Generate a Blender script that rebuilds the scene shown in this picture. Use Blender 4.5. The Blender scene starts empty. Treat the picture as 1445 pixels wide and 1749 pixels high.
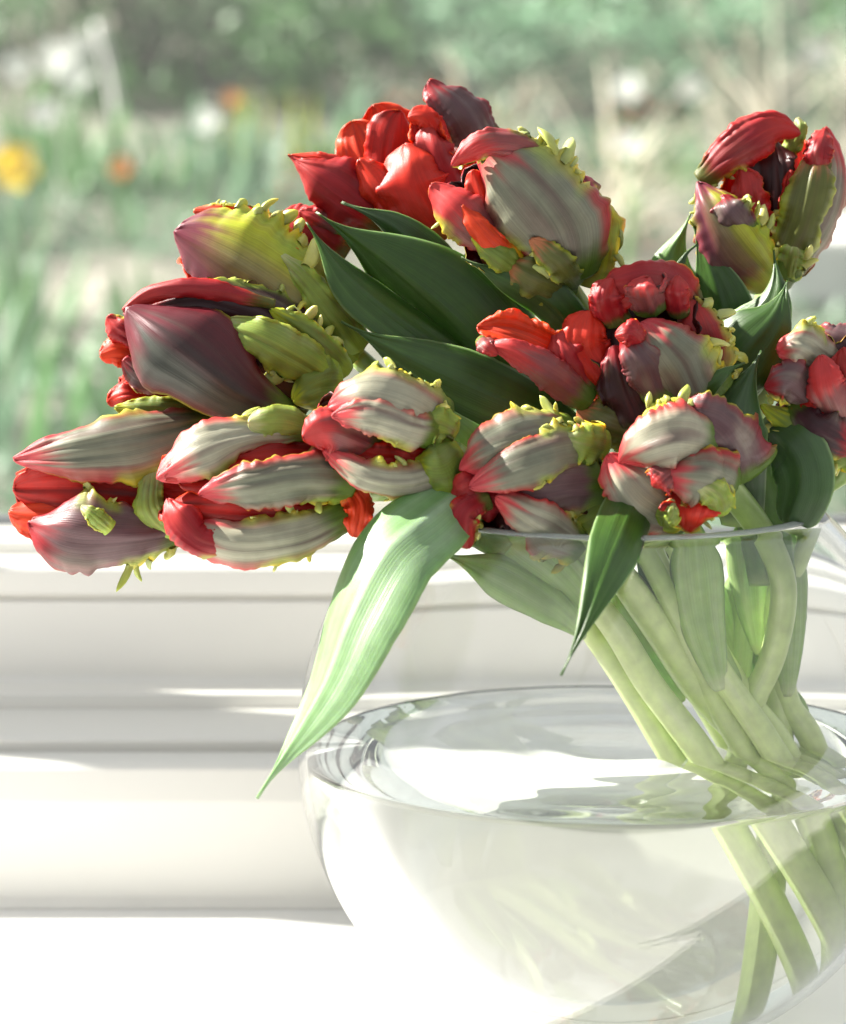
import bpy, bmesh, math, random
from mathutils import Vector, Matrix, noise
R = math.radians
scene = bpy.context.scene
COL = scene.collection

# ------------------------------------------------------------------ camera
FPX, CX, CY = 5150.0, 722.5, 874.5            # focal length and centre in photograph pixels
PITCH = R(8.5)
FWD = Vector((0, math.cos(PITCH), -math.sin(PITCH)))
UP = Vector((0, math.sin(PITCH), math.cos(PITCH)))
RT = Vector((1, 0, 0))
BC = Vector((0, 0, 0.118))                     # centre of the glass bowl, sill top is z = 0
BR = 0.125
D0 = 1.20
CAM = BC - D0 * (FWD + (1045 - CX) / FPX * RT - (1270 - CY) / FPX * UP)
cam_d = bpy.data.cameras.new('camera')
cam = bpy.data.objects.new('camera', cam_d)
COL.objects.link(cam)
scene.camera = cam
cam.location = CAM
cam.rotation_euler = (math.pi / 2 - PITCH, 0, 0)
cam_d.sensor_fit = 'VERTICAL'
cam_d.sensor_height = 36.0
cam_d.sensor_width = 36.0
cam_d.lens = 36.0 * FPX / 1749.0
cam_d.clip_start = 0.05
cam_d.clip_end = 300
cam_d.dof.use_dof = True
cam_d.dof.focus_distance = 1.155
cam_d.dof.aperture_fstop = cam_d.lens / 11.5

# ------------------------------------------------------------------ world, daylight, exposure
world = bpy.data.worlds.new('World')
scene.world = world
world.use_nodes = True
wnt = world.node_tree
wb = wnt.nodes['Background']
wtc = wnt.nodes.new('ShaderNodeTexCoord'); wsep = wnt.nodes.new('ShaderNodeSeparateXYZ'); wr_ = wnt.nodes.new('ShaderNodeValToRGB')
wmr = wnt.nodes.new('ShaderNodeMapRange'); wmr.inputs['From Min'].default_value = -1; wmr.inputs['From Max'].default_value = 1
wnt.links.new(wtc.outputs['Generated'], wsep.inputs[0]); wnt.links.new(wsep.outputs['Z'], wmr.inputs[0]); wnt.links.new(wmr.outputs[0], wr_.inputs[0])
we = wr_.color_ramp.elements                      # even pale sky above, dimmer below the horizon
we[0].position = 0.40; we[0].color = (0.46, 0.445, 0.42, 1)
we[1].position = 0.58; we[1].color = (0.93, 0.97, 1.0, 1)
wnt.links.new(wr_.outputs[0], wb.inputs['Color'])
wb.inputs['Strength'].default_value = 0.50

LDIR = Vector((-0.73, 0.23, 0.60)).normalized()  # towards the light: outside the window, behind and to the left
LDIST = 60.0
lamp_d = bpy.data.lights.new('daylight_lamp', 'SPOT')
lamp_d.energy = 11.0 * 4 * math.pi * LDIST ** 2
lamp_d.color = (1.0, 0.955, 0.88)
lamp_d.shadow_soft_size = 0.28
lamp_d.spot_size = R(40)
lamp_d.spot_blend = 0.2
lamp = bpy.data.objects.new('daylight_lamp', lamp_d)
COL.objects.link(lamp)
lamp.location = LDIR * LDIST
lamp.rotation_euler = LDIR.to_track_quat('Z', 'Y').to_euler()

vs = scene.view_settings
vs.view_transform = 'Standard'
vs.look = 'None'
vs.exposure = 0.76
vs.gamma = 1
vs.use_curve_mapping = False
cy = scene.cycles
cy.use_denoising = True
try:
    cy.denoiser = 'OPENIMAGEDENOISE'
    cy.denoising_input_passes = 'RGB_ALBEDO_NORMAL'
    cy.denoising_prefilter = 'ACCURATE'
except Exception:
    pass
cy.max_bounces = 16
cy.diffuse_bounces = 4
cy.glossy_bounces = 6
cy.transmission_bounces = 16
cy.transparent_max_bounces = 16
cy.caustics_reflective = False
cy.caustics_refractive = True
cy.sample_clamp_indirect = 4.0
cy.use_adaptive_sampling = False


# ------------------------------------------------------------------ helpers
def P(x, y, d=0.0):
    """photograph pixel at d centimetres in front of the bowl's middle plane"""
    return CAM + (D0 - d * 0.01) * (FWD + (x - CX) / FPX * RT - (y - CY) / FPX * UP)


PXM = D0 / FPX


def tag(o, label=None, cat=None, group=None, kind=None):
    if label: o['label'] = label
    if cat: o['category'] = cat
    if group: o['group'] = group
    if kind: o['kind'] = kind
    return o


def empty(name, loc):
    o = bpy.data.objects.new(name, None)
    o.empty_display_size = 0.01
    o.location = loc
    COL.objects.link(o)
    return o


def link(name, me, mat, parent=None):
    o = bpy.data.objects.new(name, me)
    if mat is not None and not me.materials:
        me.materials.append(mat)
    COL.objects.link(o)
    if parent is not None:
        o.parent = parent
        off = parent.location if parent.type == 'EMPTY' else Vector((0, 0, 0))
        o.matrix_parent_inverse = Matrix.Translation(-off)
    return o


def mesh_from(name, verts, faces, smooth=True, cols=None, pu=None, pv=None):
    me = bpy.data.meshes.new(name)
    me.from_pydata([tuple(v) for v in verts], [], faces)
    me.update()
    if smooth:
        me.polygons.foreach_set('use_smooth', [True] * len(me.polygons))
    if cols is not None:
        a = me.attributes.new('Col', 'FLOAT_COLOR', 'POINT')
        flat = []
        for c in cols:
            flat += [c[0], c[1], c[2], 1.0]
        a.data.foreach_set('color', flat)
    if pu is not None:
        a = me.attributes.new('pu', 'FLOAT', 'POINT'); a.data.foreach_set('value', pu)
        a = me.attributes.new('pv', 'FLOAT', 'POINT'); a.data.foreach_set('value', pv)
    return me


def lerp(a, b, t): return a + (b - a) * t
def mixc(a, b, t):
    t = max(0.0, min(1.0, t))
    return tuple(a[i] + (b[i] - a[i]) * t for i in range(3))
def sst(a, b, x):
    if a == b: return 1.0 if x >= a else 0.0
    t = max(0.0, min(1.0, (x - a) / (b - a)))
    return t * t * (3 - 2 * t)


def interp(vals, t):
    """smooth interpolation through evenly spaced values"""
    n = len(vals) - 1
    if n == 0: return vals[0]
    f = max(0.0, min(n - 1e-6, t * n))
    i = int(f); u = f - i
    p0 = vals[max(i - 1, 0)]; p1 = vals[i]; p2 = vals[i + 1]; p3 = vals[min(i + 2, n)]
    return 0.5 * ((2 * p1) + (p2 - p0) * u + (2 * p0 - 5 * p1 + 4 * p2 - p3) * u * u + (3 * p1 - p0 - 3 * p2 + p3) * u ** 3)


def curve_pts(pts, n):
    """n+1 points evenly spaced along a smooth curve through pts"""
    m = 12 * (len(pts) - 1)
    raw = []
    for k in range(m + 1):
        t = k / m
        raw.append(Vector((interp([p.x for p in pts], t), interp([p.y for p in pts], t), interp([p.z for p in pts], t))))
    L = [0.0]
    for a, b in zip(raw, raw[1:]): L.append(L[-1] + (b - a).length)
    out = []; j = 0
    for k in range(n + 1):
        s = L[-1] * k / n
        while j < m - 1 and L[j + 1] < s: j += 1
        seg = max(L[j + 1] - L[j], 1e-9)
        out.append(raw[j].lerp(raw[j + 1], max(0, min(1, (s - L[j]) / seg))))
    return out


# ------------------------------------------------------------------ materials
def new_mat(name):
    m = bpy.data.materials.new(name)
    m.use_nodes = True
    nt = m.node_tree
    return m, nt, nt.nodes['Principled BSDF'], nt.nodes['Material Output']


def nd(nt, typ, **kw):
    n = nt.nodes.new(typ)
    for k, v in kw.items(): setattr(n, k, v)
    return n


def organic(name, rough=0.42, sss=0.4, rad=(1.0, 0.45, 0.2), scale=0.002, streak=0.25, bump=0.25, fu=22.0, fv=1.6, spec=0.45, coat=0.0, transl=0.0):
    m, nt, b, out = new_mat(name)
    L = nt.links
    col = nd(nt, 'ShaderNodeAttribute', attribute_name='Col')
    au = nd(nt, 'ShaderNodeAttribute', attribute_name='pu')
    av = nd(nt, 'ShaderNodeAttribute', attribute_name='pv')
    mu = nd(nt, 'ShaderNodeMath', operation='MULTIPLY'); mu.inputs[1].default_value = fu
    mv = nd(nt, 'ShaderNodeMath', operation='MULTIPLY'); mv.inputs[1].default_value = fv
    L.new(au.outputs['Fac'], mu.inputs[0]); L.new(av.outputs['Fac'], mv.inputs[0])
    oi = nd(nt, 'ShaderNodeObjectInfo')
    mr = nd(nt, 'ShaderNodeMath', operation='MULTIPLY'); mr.inputs[1].default_value = 37.0
    L.new(oi.outputs['Random'], mr.inputs[0])
    cx = nd(nt, 'ShaderNodeCombineXYZ')
    L.new(mu.outputs[0], cx.inputs[0]); L.new(mv.outputs[0], cx.inputs[1]); L.new(mr.outputs[0], cx.inputs[2])
    nz = nd(nt, 'ShaderNodeTexNoise'); nz.inputs['Scale'].default_value = 1.0; nz.inputs['Detail'].default_value = 4.0
    L.new(cx.outputs[0], nz.inputs['Vector'])
    tc = nd(nt, 'ShaderNodeTexCoord')
    n2 = nd(nt, 'ShaderNodeTexNoise'); n2.inputs['Scale'].default_value = 160.0; n2.inputs['Detail'].default_value = 3.0
    L.new(tc.outputs['Object'], n2.inputs['Vector'])
    mm = nd(nt, 'ShaderNodeMapRange')
    mm.inputs['From Min'].default_value = 0.3; mm.inputs['From Max'].default_value = 0.7
    mm.inputs['To Min'].default_value = 1 - streak; mm.inputs['To Max'].default_value = 1 + streak
    L.new(nz.outputs['Fac'], mm.inputs['Value'])
    m2 = nd(nt, 'ShaderNodeMapRange')
    m2.inputs['From Min'].default_value = 0.3; m2.inputs['From Max'].default_value = 0.7
    m2.inputs['To Min'].default_value = 0.9; m2.inputs['To Max'].default_value = 1.1
    L.new(n2.outputs['Fac'], m2.inputs['Value'])
    pm = nd(nt, 'ShaderNodeMath', operation='MULTIPLY')
    L.new(mm.outputs[0], pm.inputs[0]); L.new(m2.outputs[0], pm.inputs[1])
    vm = nd(nt, 'ShaderNodeVectorMath', operation='SCALE')
    L.new(col.outputs['Color'], vm.inputs[0]); L.new(pm.outputs[0], vm.inputs['Scale'])
    L.new(vm.outputs[0], b.inputs['Base Color'])
    bp = nd(nt, 'ShaderNodeBump'); bp.inputs['Strength'].default_value = bump; bp.inputs['Distance'].default_value = 0.0008
    L.new(nz.outputs['Fac'], bp.inputs['Height'])
    L.new(bp.outputs[0], b.inputs['Normal'])
    b.inputs['Roughness'].default_value = rough
    b.inputs['Specular IOR Level'].default_value = spec
    b.inputs['Subsurface Weight'].default_value = sss
    b.inputs['Subsurface Radius'].default_value = rad
    b.inputs['Subsurface Scale'].default_value = scale
    b.inputs['Coat Weight'].default_value = coat
    b.inputs['Coat Roughness'].default_value = 0.3
    return m


M = {}
M['petal'] = organic('petal', rough=0.42, spec=0.28, sss=0.4, rad=(1.0, 0.28, 0.12), scale=0.0022, streak=0.16, bump=0.25, fu=55, fv=1.2)
M['petal_firm'] = organic('petal_firm', rough=0.36, spec=0.34, sss=0.07, rad=(1.0, 0.4, 0.2), scale=0.0012, streak=0.16, bump=0.3, fu=70, fv=1.2)
M['fringe'] = organic('fringe', rough=0.4, sss=0.5, rad=(1.0, 0.8, 0.25), scale=0.002, streak=0.1, bump=0.1, fu=3, fv=3)
M['leaf'] = organic('leaf', rough=0.36, spec=0.42, sss=0.4, rad=(0.6, 1.0, 0.15), scale=0.0014, streak=0.10, bump=0.25, fu=44, fv=0.8)
M['stem'] = organic('stem', rough=0.32, sss=0.15, rad=(0.8, 1.0, 0.4), scale=0.004, streak=0.05, bump=0.1, fu=5, fv=3)


def simple(name, col, rough=0.6, nscale=30, var=0.12, bump=0.0, coat=0.0, detail=5):
    m, nt, b, out = new_mat(name)
    L = nt.links
    tc = nd(nt, 'ShaderNodeTexCoord')
    n = nd(nt, 'ShaderNodeTexNoise'); n.inputs['Scale'].default_value = nscale; n.inputs['Detail'].default_value = detail
    L.new(tc.outputs['Object'], n.inputs['Vector'])
    r = nd(nt, 'ShaderNodeValToRGB')
    r.color_ramp.elements[0].position = 0.3; r.color_ramp.elements[1].position = 0.7
    r.color_ramp.elements[0].color = tuple(c * (1 - var) for c in col) + (1,)
    r.color_ramp.elements[1].color = tuple(min(1, c * (1 + var)) for c in col) + (1,)
    L.new(n.outputs['Fac'], r.inputs['Fac']); L.new(r.outputs[0], b.inputs['Base Color'])
    b.inputs['Roughness'].default_value = rough
    b.inputs['Coat Weight'].default_value = coat
    if bump:
        bp = nd(nt, 'ShaderNodeBump'); bp.inputs['Strength'].default_value = bump; bp.inputs['Distance'].default_value = 0.002
        L.new(n.outputs['Fac'], bp.inputs['Height']); L.new(bp.outputs[0], b.inputs['Normal'])
    return m


M['frame_paint'] = simple('frame_paint', (0.83, 0.81, 0.76), rough=0.32, nscale=6, var=0.025, bump=0.03)
M['sill_paint'] = simple('sill_paint', (0.83, 0.82, 0.80), rough=0.3, nscale=5, var=0.02, bump=0.03)
M['gasket'] = simple('gasket', (0.30, 0.31, 0.32), rough=0.6)
M['caulk'] = simple('caulk', (0.80, 0.775, 0.72), rough=0.5, nscale=60, var=0.03)

# bowl glass, rim, water
m, nt, b, out = new_mat('bowl_glass'); M['glass'] = m
nt.nodes.remove(b)
g = nd(nt, 'ShaderNodeBsdfGlass'); g.inputs['IOR'].default_value = 1.48; g.inputs['Roughness'].default_value = 0.0
g.inputs['Color'].default_value = (1, 1, 1, 1)
nt.links.new(g.outputs[0], out.inputs['Surface'])
va = nd(nt, 'ShaderNodeVolumeAbsorption'); va.inputs['Color'].default_value = (0.35, 0.52, 0.50, 1); va.inputs['Density'].default_value = 4.0
nt.links.new(va.outputs[0], out.inputs['Volume'])
m, nt, b, out = new_mat('water'); M['water'] = m
nt.nodes.remove(b)
g = nd(nt, 'ShaderNodeBsdfGlass'); g.inputs['IOR'].default_value = 1.333; g.inputs['Roughness'].default_value = 0.0
g.inputs['Color'].default_value = (1, 1, 1, 1)
nt.links.new(g.outputs[0], out.inputs['Surface'])
va = nd(nt, 'ShaderNodeVolumeAbsorption'); va.inputs['Color'].default_value = (0.60, 0.82, 0.30, 1); va.inputs['Density'].default_value = 0.75
nt.links.new(va.outputs[0], out.inputs['Volume'])
m, nt, b, out = new_mat('ground_rim'); M['rim'] = m
b.inputs['Base Color'].default_value = (0.86, 0.93, 0.88, 1); b.inputs['Roughness'].default_value = 0.25
b.inputs['Transmission Weight'].default_value = 0.75
# window pane: thin sheet, part mirror at grazing angles
m, nt, b, out = new_mat('window_glass'); M['pane'] = m
nt.nodes.remove(b)
tr = nd(nt, 'ShaderNodeBsdfTransparent'); tr.inputs['Color'].default_value = (0.93, 0.96, 0.945, 1)
gl = nd(nt, 'ShaderNodeBsdfGlossy'); gl.inputs['Roughness'].default_value = 0.02
fr = nd(nt, 'ShaderNodeFresnel'); fr.inputs['IOR'].default_value = 1.5
mx = nd(nt, 'ShaderNodeMixShader')
sc_ = nd(nt, 'ShaderNodeMath', operation='MULTIPLY_ADD'); sc_.inputs[1].default_value = 1.6; sc_.inputs[2].default_value = 0.02
nt.links.new(fr.outputs[0], sc_.inputs[0]); nt.links.new(sc_.outputs[0], mx.inputs[0])
nt.links.new(tr.outputs[0], mx.inputs[1]); nt.links.new(gl.outputs[0], mx.inputs[2])
du = nd(nt, 'ShaderNodeBsdfTranslucent'); du.inputs['Color'].default_value = (0.9, 0.9, 0.88, 1)   # dust film, added to veil the garden in haze
tcp = nd(nt, 'ShaderNodeTexCoord'); nzp = nd(nt, 'ShaderNodeTexNoise'); nzp.inputs['Scale'].default_value = 5.0; nzp.inputs['Detail'].default_value = 3.0
mrp = nd(nt, 'ShaderNodeMapRange'); mrp.inputs['To Min'].default_value = 0.015; mrp.inputs['To Max'].default_value = 0.05
mxd = nd(nt, 'ShaderNodeMixShader')
nt.links.new(tcp.outputs['Object'], nzp.inputs['Vector']); nt.links.new(nzp.outputs['Fac'], mrp.inputs[0]); nt.links.new(mrp.outputs[0], mxd.inputs[0])
nt.links.new(mx.outputs[0], mxd.inputs[1]); nt.links.new(du.outputs[0], mxd.inputs[2]); nt.links.new(mxd.outputs[0], out.inputs['Surface'])

# ------------------------------------------------------------------ window sill and frame (setting)
CYW = CAM.y


def extrude_profile(name, prof, x0, x1, mat, parent=None, bev=0.0012, flip=False):
    """closed profile [(horizontal distance from camera, z)] drawn out along x"""
    n = len(prof)
    vs_ = [(x0, CYW + d, z) for d, z in prof] + [(x1, CYW + d, z) for d, z in prof]
    fs = [(i, (i + 1) % n, n + (i + 1) % n, n + i) for i in range(n)]
    fs += [tuple(range(n))[::-1], tuple(range(n, 2 * n))]
    me = mesh_from(name, vs_, fs, smooth=False)
    bm = bmesh.new(); bm.from_mesh(me)
    bmesh.ops.recalc_face_normals(bm, faces=bm.faces)
    if bev:
        ed = [e for e in bm.edges if abs(e.verts[0].co.x - e.verts[1].co.x) > 0.1]
        bmesh.ops.bevel(bm, geom=ed, offset=bev, segments=3, affect='EDGES', profile=0.6, clamp_overlap=True)
    bm.to_mesh(me); bm.free()
    me.polygons.foreach_set('use_smooth', [True] * len(me.polygons))
    try:
        me.set_sharp_from_angle(angle=R(40))
    except Exception:
        pass
    return link(name, me, mat, parent)


XA, XB = -1.3, 0.8
sill = extrude_profile('window_sill', [(0.72, 0), (1.3545, 0), (1.3545, -0.03), (0.72, -0.03)], XA, XB, M['sill_paint'], bev=0.002)
tag(sill, 'glossy white painted window sill under the glass bowl', 'window sill', kind='structure')
win = empty('window_frame', (0, CYW + 1.45, 0))
tag(win, 'white painted window frame with stepped ledges below the pane', 'window', kind='structure')
extrude_profile('bottom_rail', [(1.352, -0.02), (1.352, 0.050), (1.3565, 0.064), (1.361, 0.0665), (1.379, 0.0670), (1.379, -0.02)], XA, XB, M['frame_paint'], win)
extrude_profile('casement_ledge', [(1.3845, -0.02), (1.3845, 0.0720), (1.449, 0.0727), (1.449, -0.02)], XA, XB, M['frame_paint'], win, bev=0.0018)
extrude_profile('casement_rail', [(1.4495, 0.02), (1.4495, 0.0795), (1.476, 0.0802), (1.4775, 0.083), (1.4775, 0.1205), (1.4825, 0.1207), (1.4825, 0.1235), (1.4785, 0.1238), (1.4785, 0.136), (1.482, 0.1385), (1.5125, 0.139), (1.5125, 0.02)], XA, XB, M['frame_paint'], win, bev=0.0009)
extrude_profile('glazing_bead', [(1.5130, 0.05), (1.5130, 0.1445), (1.517, 0.1462), (1.5600, 0.1468), (1.5600, 0.05)], XA, XB, M['frame_paint'], win, bev=0.0012)
extrude_profile('gasket', [(1.5602, 0.05), (1.5602, 0.1515), (1.5645, 0.1515), (1.5645, 0.05)], XA, XB, M['gasket'], win, bev=0.0008)
extrude_profile('sealant_bead', [(1.3475, 0.0002), (1.3522, 0.0048), (1.3535, 0.0002)], XA, XB, M['caulk'], win, bev=0)
extrude_profile('outer_sill', [(1.582, 0.10), (1.582, 0.1485), (1.76, 0.118), (1.76, 0.09)], XA, XB, M['frame_paint'], win, bev=0.002)
# upright between the casements, to the left of the view
extrude_profile('mullion', [(1.4900, 0.1395), (1.4900, 1.2), (1.5680, 1.2), (1.5680, 0.1520), (1.5590, 0.1520), (1.5590, 0.1475), (1.5127, 0.1475), (1.5127, 0.1395)], -0.655, -0.565, M["frame_paint"], win, bev=0.001)
pane_v = [(XA, CYW + 1.5690, 0.12), (XB, CYW + 1.5690, 0.12), (XB, CYW + 1.5690, 1.2), (XA, CYW + 1.5690, 1.2)]
link('glass_pane', mesh_from('glass_pane', pane_v, [(0, 1, 2, 3)], False), M['pane'], win)

# ------------------------------------------------------------------ glass bowl and its water
ZR = 0.2125
TH = 0.0034
ZW = 0.1155


def lathe(name, prof, seg=160, closed=True):
    vs_, fs = [], []
    n = len(prof)
    for k in range(seg):
        a = 2 * math.pi * k / seg
        for r, z in prof: vs_.append((r * math.cos(a), r * math.sin(a), z))
    for k in range(seg):
        k2 = (k + 1) % seg
        for i in range(n if closed else n - 1):
            j = (i + 1) % n
            fs.append((k * n + i, k2 * n + i, k2 * n + j, k * n + j))
    return mesh_from(name, vs_, fs)


def clean(me, dist=1e-6):
    bm = bmesh.new(); bm.from_mesh(me)
    bmesh.ops.remove_doubles(bm, verts=bm.verts, dist=dist)
    bmesh.ops.dissolve_degenerate(bm, edges=bm.edges, dist=1e-7)
    bmesh.ops.recalc_face_normals(bm, faces=bm.faces)
    bm.to_mesh(me); bm.free()
    me.polygons.foreach_set('use_smooth', [True] * len(me.polygons))


def sphere_prof(rad, z0, z1, n):
    a0 = math.asin(max(-1, min(1, (z0 - BC.z) / rad))); a1 = math.asin(max(-1, min(1, (z1 - BC.z) / rad)))
    return [(rad * math.cos(lerp(a0, a1, k / n)), BC.z + rad * math.sin(lerp(a0, a1, k / n))) for k in range(n + 1)]


RI = BR - TH
FLOORZ = 0.0075
outer = sphere_prof(BR, 0.0012, ZR, 70)
inner = sphere_prof(RI, FLOORZ + 0.002, ZR, 70)
prof = [(0.0, 0.0022), (0.020, 0.0018), (0.034, 0.0006)] + outer + inner[::-1] + [(inner[0][0] * 0.86, FLOORZ + 0.0004), (inner[0][0] * 0.4, FLOORZ), (0.0, FLOORZ)]
bowl = empty('glass_bowl', (0, 0, 0))
tag(bowl, 'round clear glass fishbowl vase half full of water on the sill', 'vase')
me = lathe('bowl', prof, 192, closed=False); clean(me)
BOWL = link('bowl', me, M['glass'], bowl)
BOWL.cycles.is_caustics_caster = True
lamp_d.cycles.is_caustics_light = True
r_out, r_in = outer[-1][0], inner[-1][0]
rp = [(r_out + 0.0003, ZR + 0.0003), (r_out + 0.0003, ZR + 0.0012), ((r_out + r_in) / 2, ZR + 0.0019), (r_in - 0.0003, ZR + 0.0012), (r_in - 0.0003, ZR + 0.0003)]
me = lathe('rim', rp, 192); clean(me)
link('rim', me, M['rim'], bowl)

wr = RI - 0.00012
wprof_o = sphere_prof(wr, FLOORZ + 0.0021, ZW + 0.0009, 60)
redge = wprof_o[-1][0]
top = []
for k in range(0, 15):                                   # meniscus
    s = 0.0001 + 0.012 * (k / 14) ** 2
    top.append((redge - s, ZW + 0.0009 * math.exp(-s / 0.0022)))
wprof = [(0.0, FLOORZ + 0.0002), (wprof_o[0][0] * 0.5, FLOORZ + 0.0003), (wprof_o[0][0] * 0.86, FLOORZ + 0.0006)] + wprof_o + top
rr = top[-1][0]
for k in range(1, 40): wprof.append((rr * (1 - k / 40), ZW))
wprof.append((0.0, ZW))
me = lathe('water', wprof, 160, closed=False)
for v in me.vertices:                                    # faint ripple on the surface
    r_ = math.hypot(v.co.x, v.co.y)
    if v.co.z > ZW - 1e-5 and r_ < redge - 0.004:
        f = sst(redge - 0.004, redge - 0.02, r_)
        v.co.z += f * (0.00035 * noise.noise(Vector((v.co.x * 38, v.co.y * 38, 1.3))) + 0.00018 * math.sin(r_ * 260))
clean(me)
wat = link('vase_water', me, M['water'])
wat.cycles.is_caustics_caster = True
sill.cycles.is_caustics_receiver = True
tag(wat, 'clear still water filling the lower half of the glass bowl', 'water', kind='stuff')

# ------------------------------------------------------------------ blades: petals and leaves
GG = (0.150, 0.155, 0.108)     # grey green
PALE = (0.29, 0.28, 0.205)
MAUVE = (0.070, 0.018, 0.028)
DMAUVE = (0.030, 0.008, 0.011)
PINK = (0.44, 0.045, 0.055)
ROSE = (0.25, 0.009, 0.014)
RED = (0.38, 0.008, 0.003)
ORANGE = (0.60, 0.045, 0.002)
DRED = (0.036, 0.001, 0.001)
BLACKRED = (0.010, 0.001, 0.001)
YG = (0.36, 0.40, 0.022)
YEL = (0.68, 0.50, 0.015)
GREEN = (0.075, 0.13, 0.016)
OLIVE = (0.085, 0.095, 0.018)
LIME = (0.26, 0.36, 0.05)


def petal_style(base=GG, margin=ROSE, edge=YG, tip=PINK, foot=GREEN, mw=0.5, ew=0.88, tipv=0.72, footv=0.22, marg=0.8, ed=0.8, ev0=0.1, ev1=0.85, mid=None, left=None, right=None, streak=0.5):
    def f(u, v, s):
        nz = noise.noise(Vector((u * 5 + s, v * 1.3, s * 3.1)))
        n2 = noise.noise(Vector((u * 16 + s, v * 1.8, s * 7.7)))
        n3 = noise.noise(Vector((u * 2.0 + s * 1.7, v * 3.4, s * 0.3)))
        c = base
        if left is not None: c = mixc(c, left, sst(0.15, -0.55, u + 0.25 * nz))
        if right is not None: c = mixc(c, right, sst(-0.15, 0.55, u + 0.25 * nz))
        if mid is not None: c = mixc(c, mid, sst(0.4, 0.02, abs(u) + 0.12 * nz))
        c = mixc(c, MAUVE, streak * sst(-0.05, 0.6, 0.3 * n2 + 1.0 * nz) * 0.6)
        c = mixc(c, PALE, streak * sst(0.05, 0.6, -0.3 * n2 + 0.9 * n3) * 0.4)
        c = mixc(c, margin, marg * sst(mw, 0.98, abs(u) + 0.22 * nz))
        c = mixc(c, tip, sst(tipv, min(0.99, tipv + 0.22), v + 0.12 * nz + 0.1 * n2))
        c = mixc(c, foot, sst(footv, footv * 0.3, v + 0.05 * nz))
        e = sst(ew, 1.0, abs(u) + 0.06 * n3) * sst(ev0 - 0.08, ev0 + 0.05, v) * sst(ev1 + 0.08, ev1 - 0.05, v)
        c = mixc(c, edge, ed * e * sst(-0.35, 0.1, n3 + 0.3 * noise.noise(Vector((v * 14, s, u)))))
        return c
    return f


def in_style(base=RED, foot=YG, dark=DRED, fv=0.16, edge=None):
    def f(u, v, s):
        nz = noise.noise(Vector((u * 6 + s, v * 1.5, s)))
        n2 = noise.noise(Vector((u * 18 + s, v * 1.6, s * 2)))
        c = mixc(base, dark, 0.55 * sst(-0.1, 0.5, nz) + 0.25 * sst(0.0, 0.5, n2))
        c = mixc(c, foot, 0.8 * sst(fv, 0.02, v))
        if edge: c = mixc(c, edge, sst(0.86, 1.0, abs(u) + 0.1 * nz))
        return c
    return f


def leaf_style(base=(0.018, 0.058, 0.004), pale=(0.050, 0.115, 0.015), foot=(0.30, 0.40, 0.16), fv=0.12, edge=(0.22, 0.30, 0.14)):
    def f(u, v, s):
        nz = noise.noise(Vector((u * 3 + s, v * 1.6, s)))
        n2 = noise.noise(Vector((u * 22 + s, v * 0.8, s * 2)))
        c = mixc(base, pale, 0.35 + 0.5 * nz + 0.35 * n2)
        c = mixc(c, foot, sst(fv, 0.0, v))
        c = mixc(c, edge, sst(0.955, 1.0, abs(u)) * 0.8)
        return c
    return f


SEED = [0]


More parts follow.
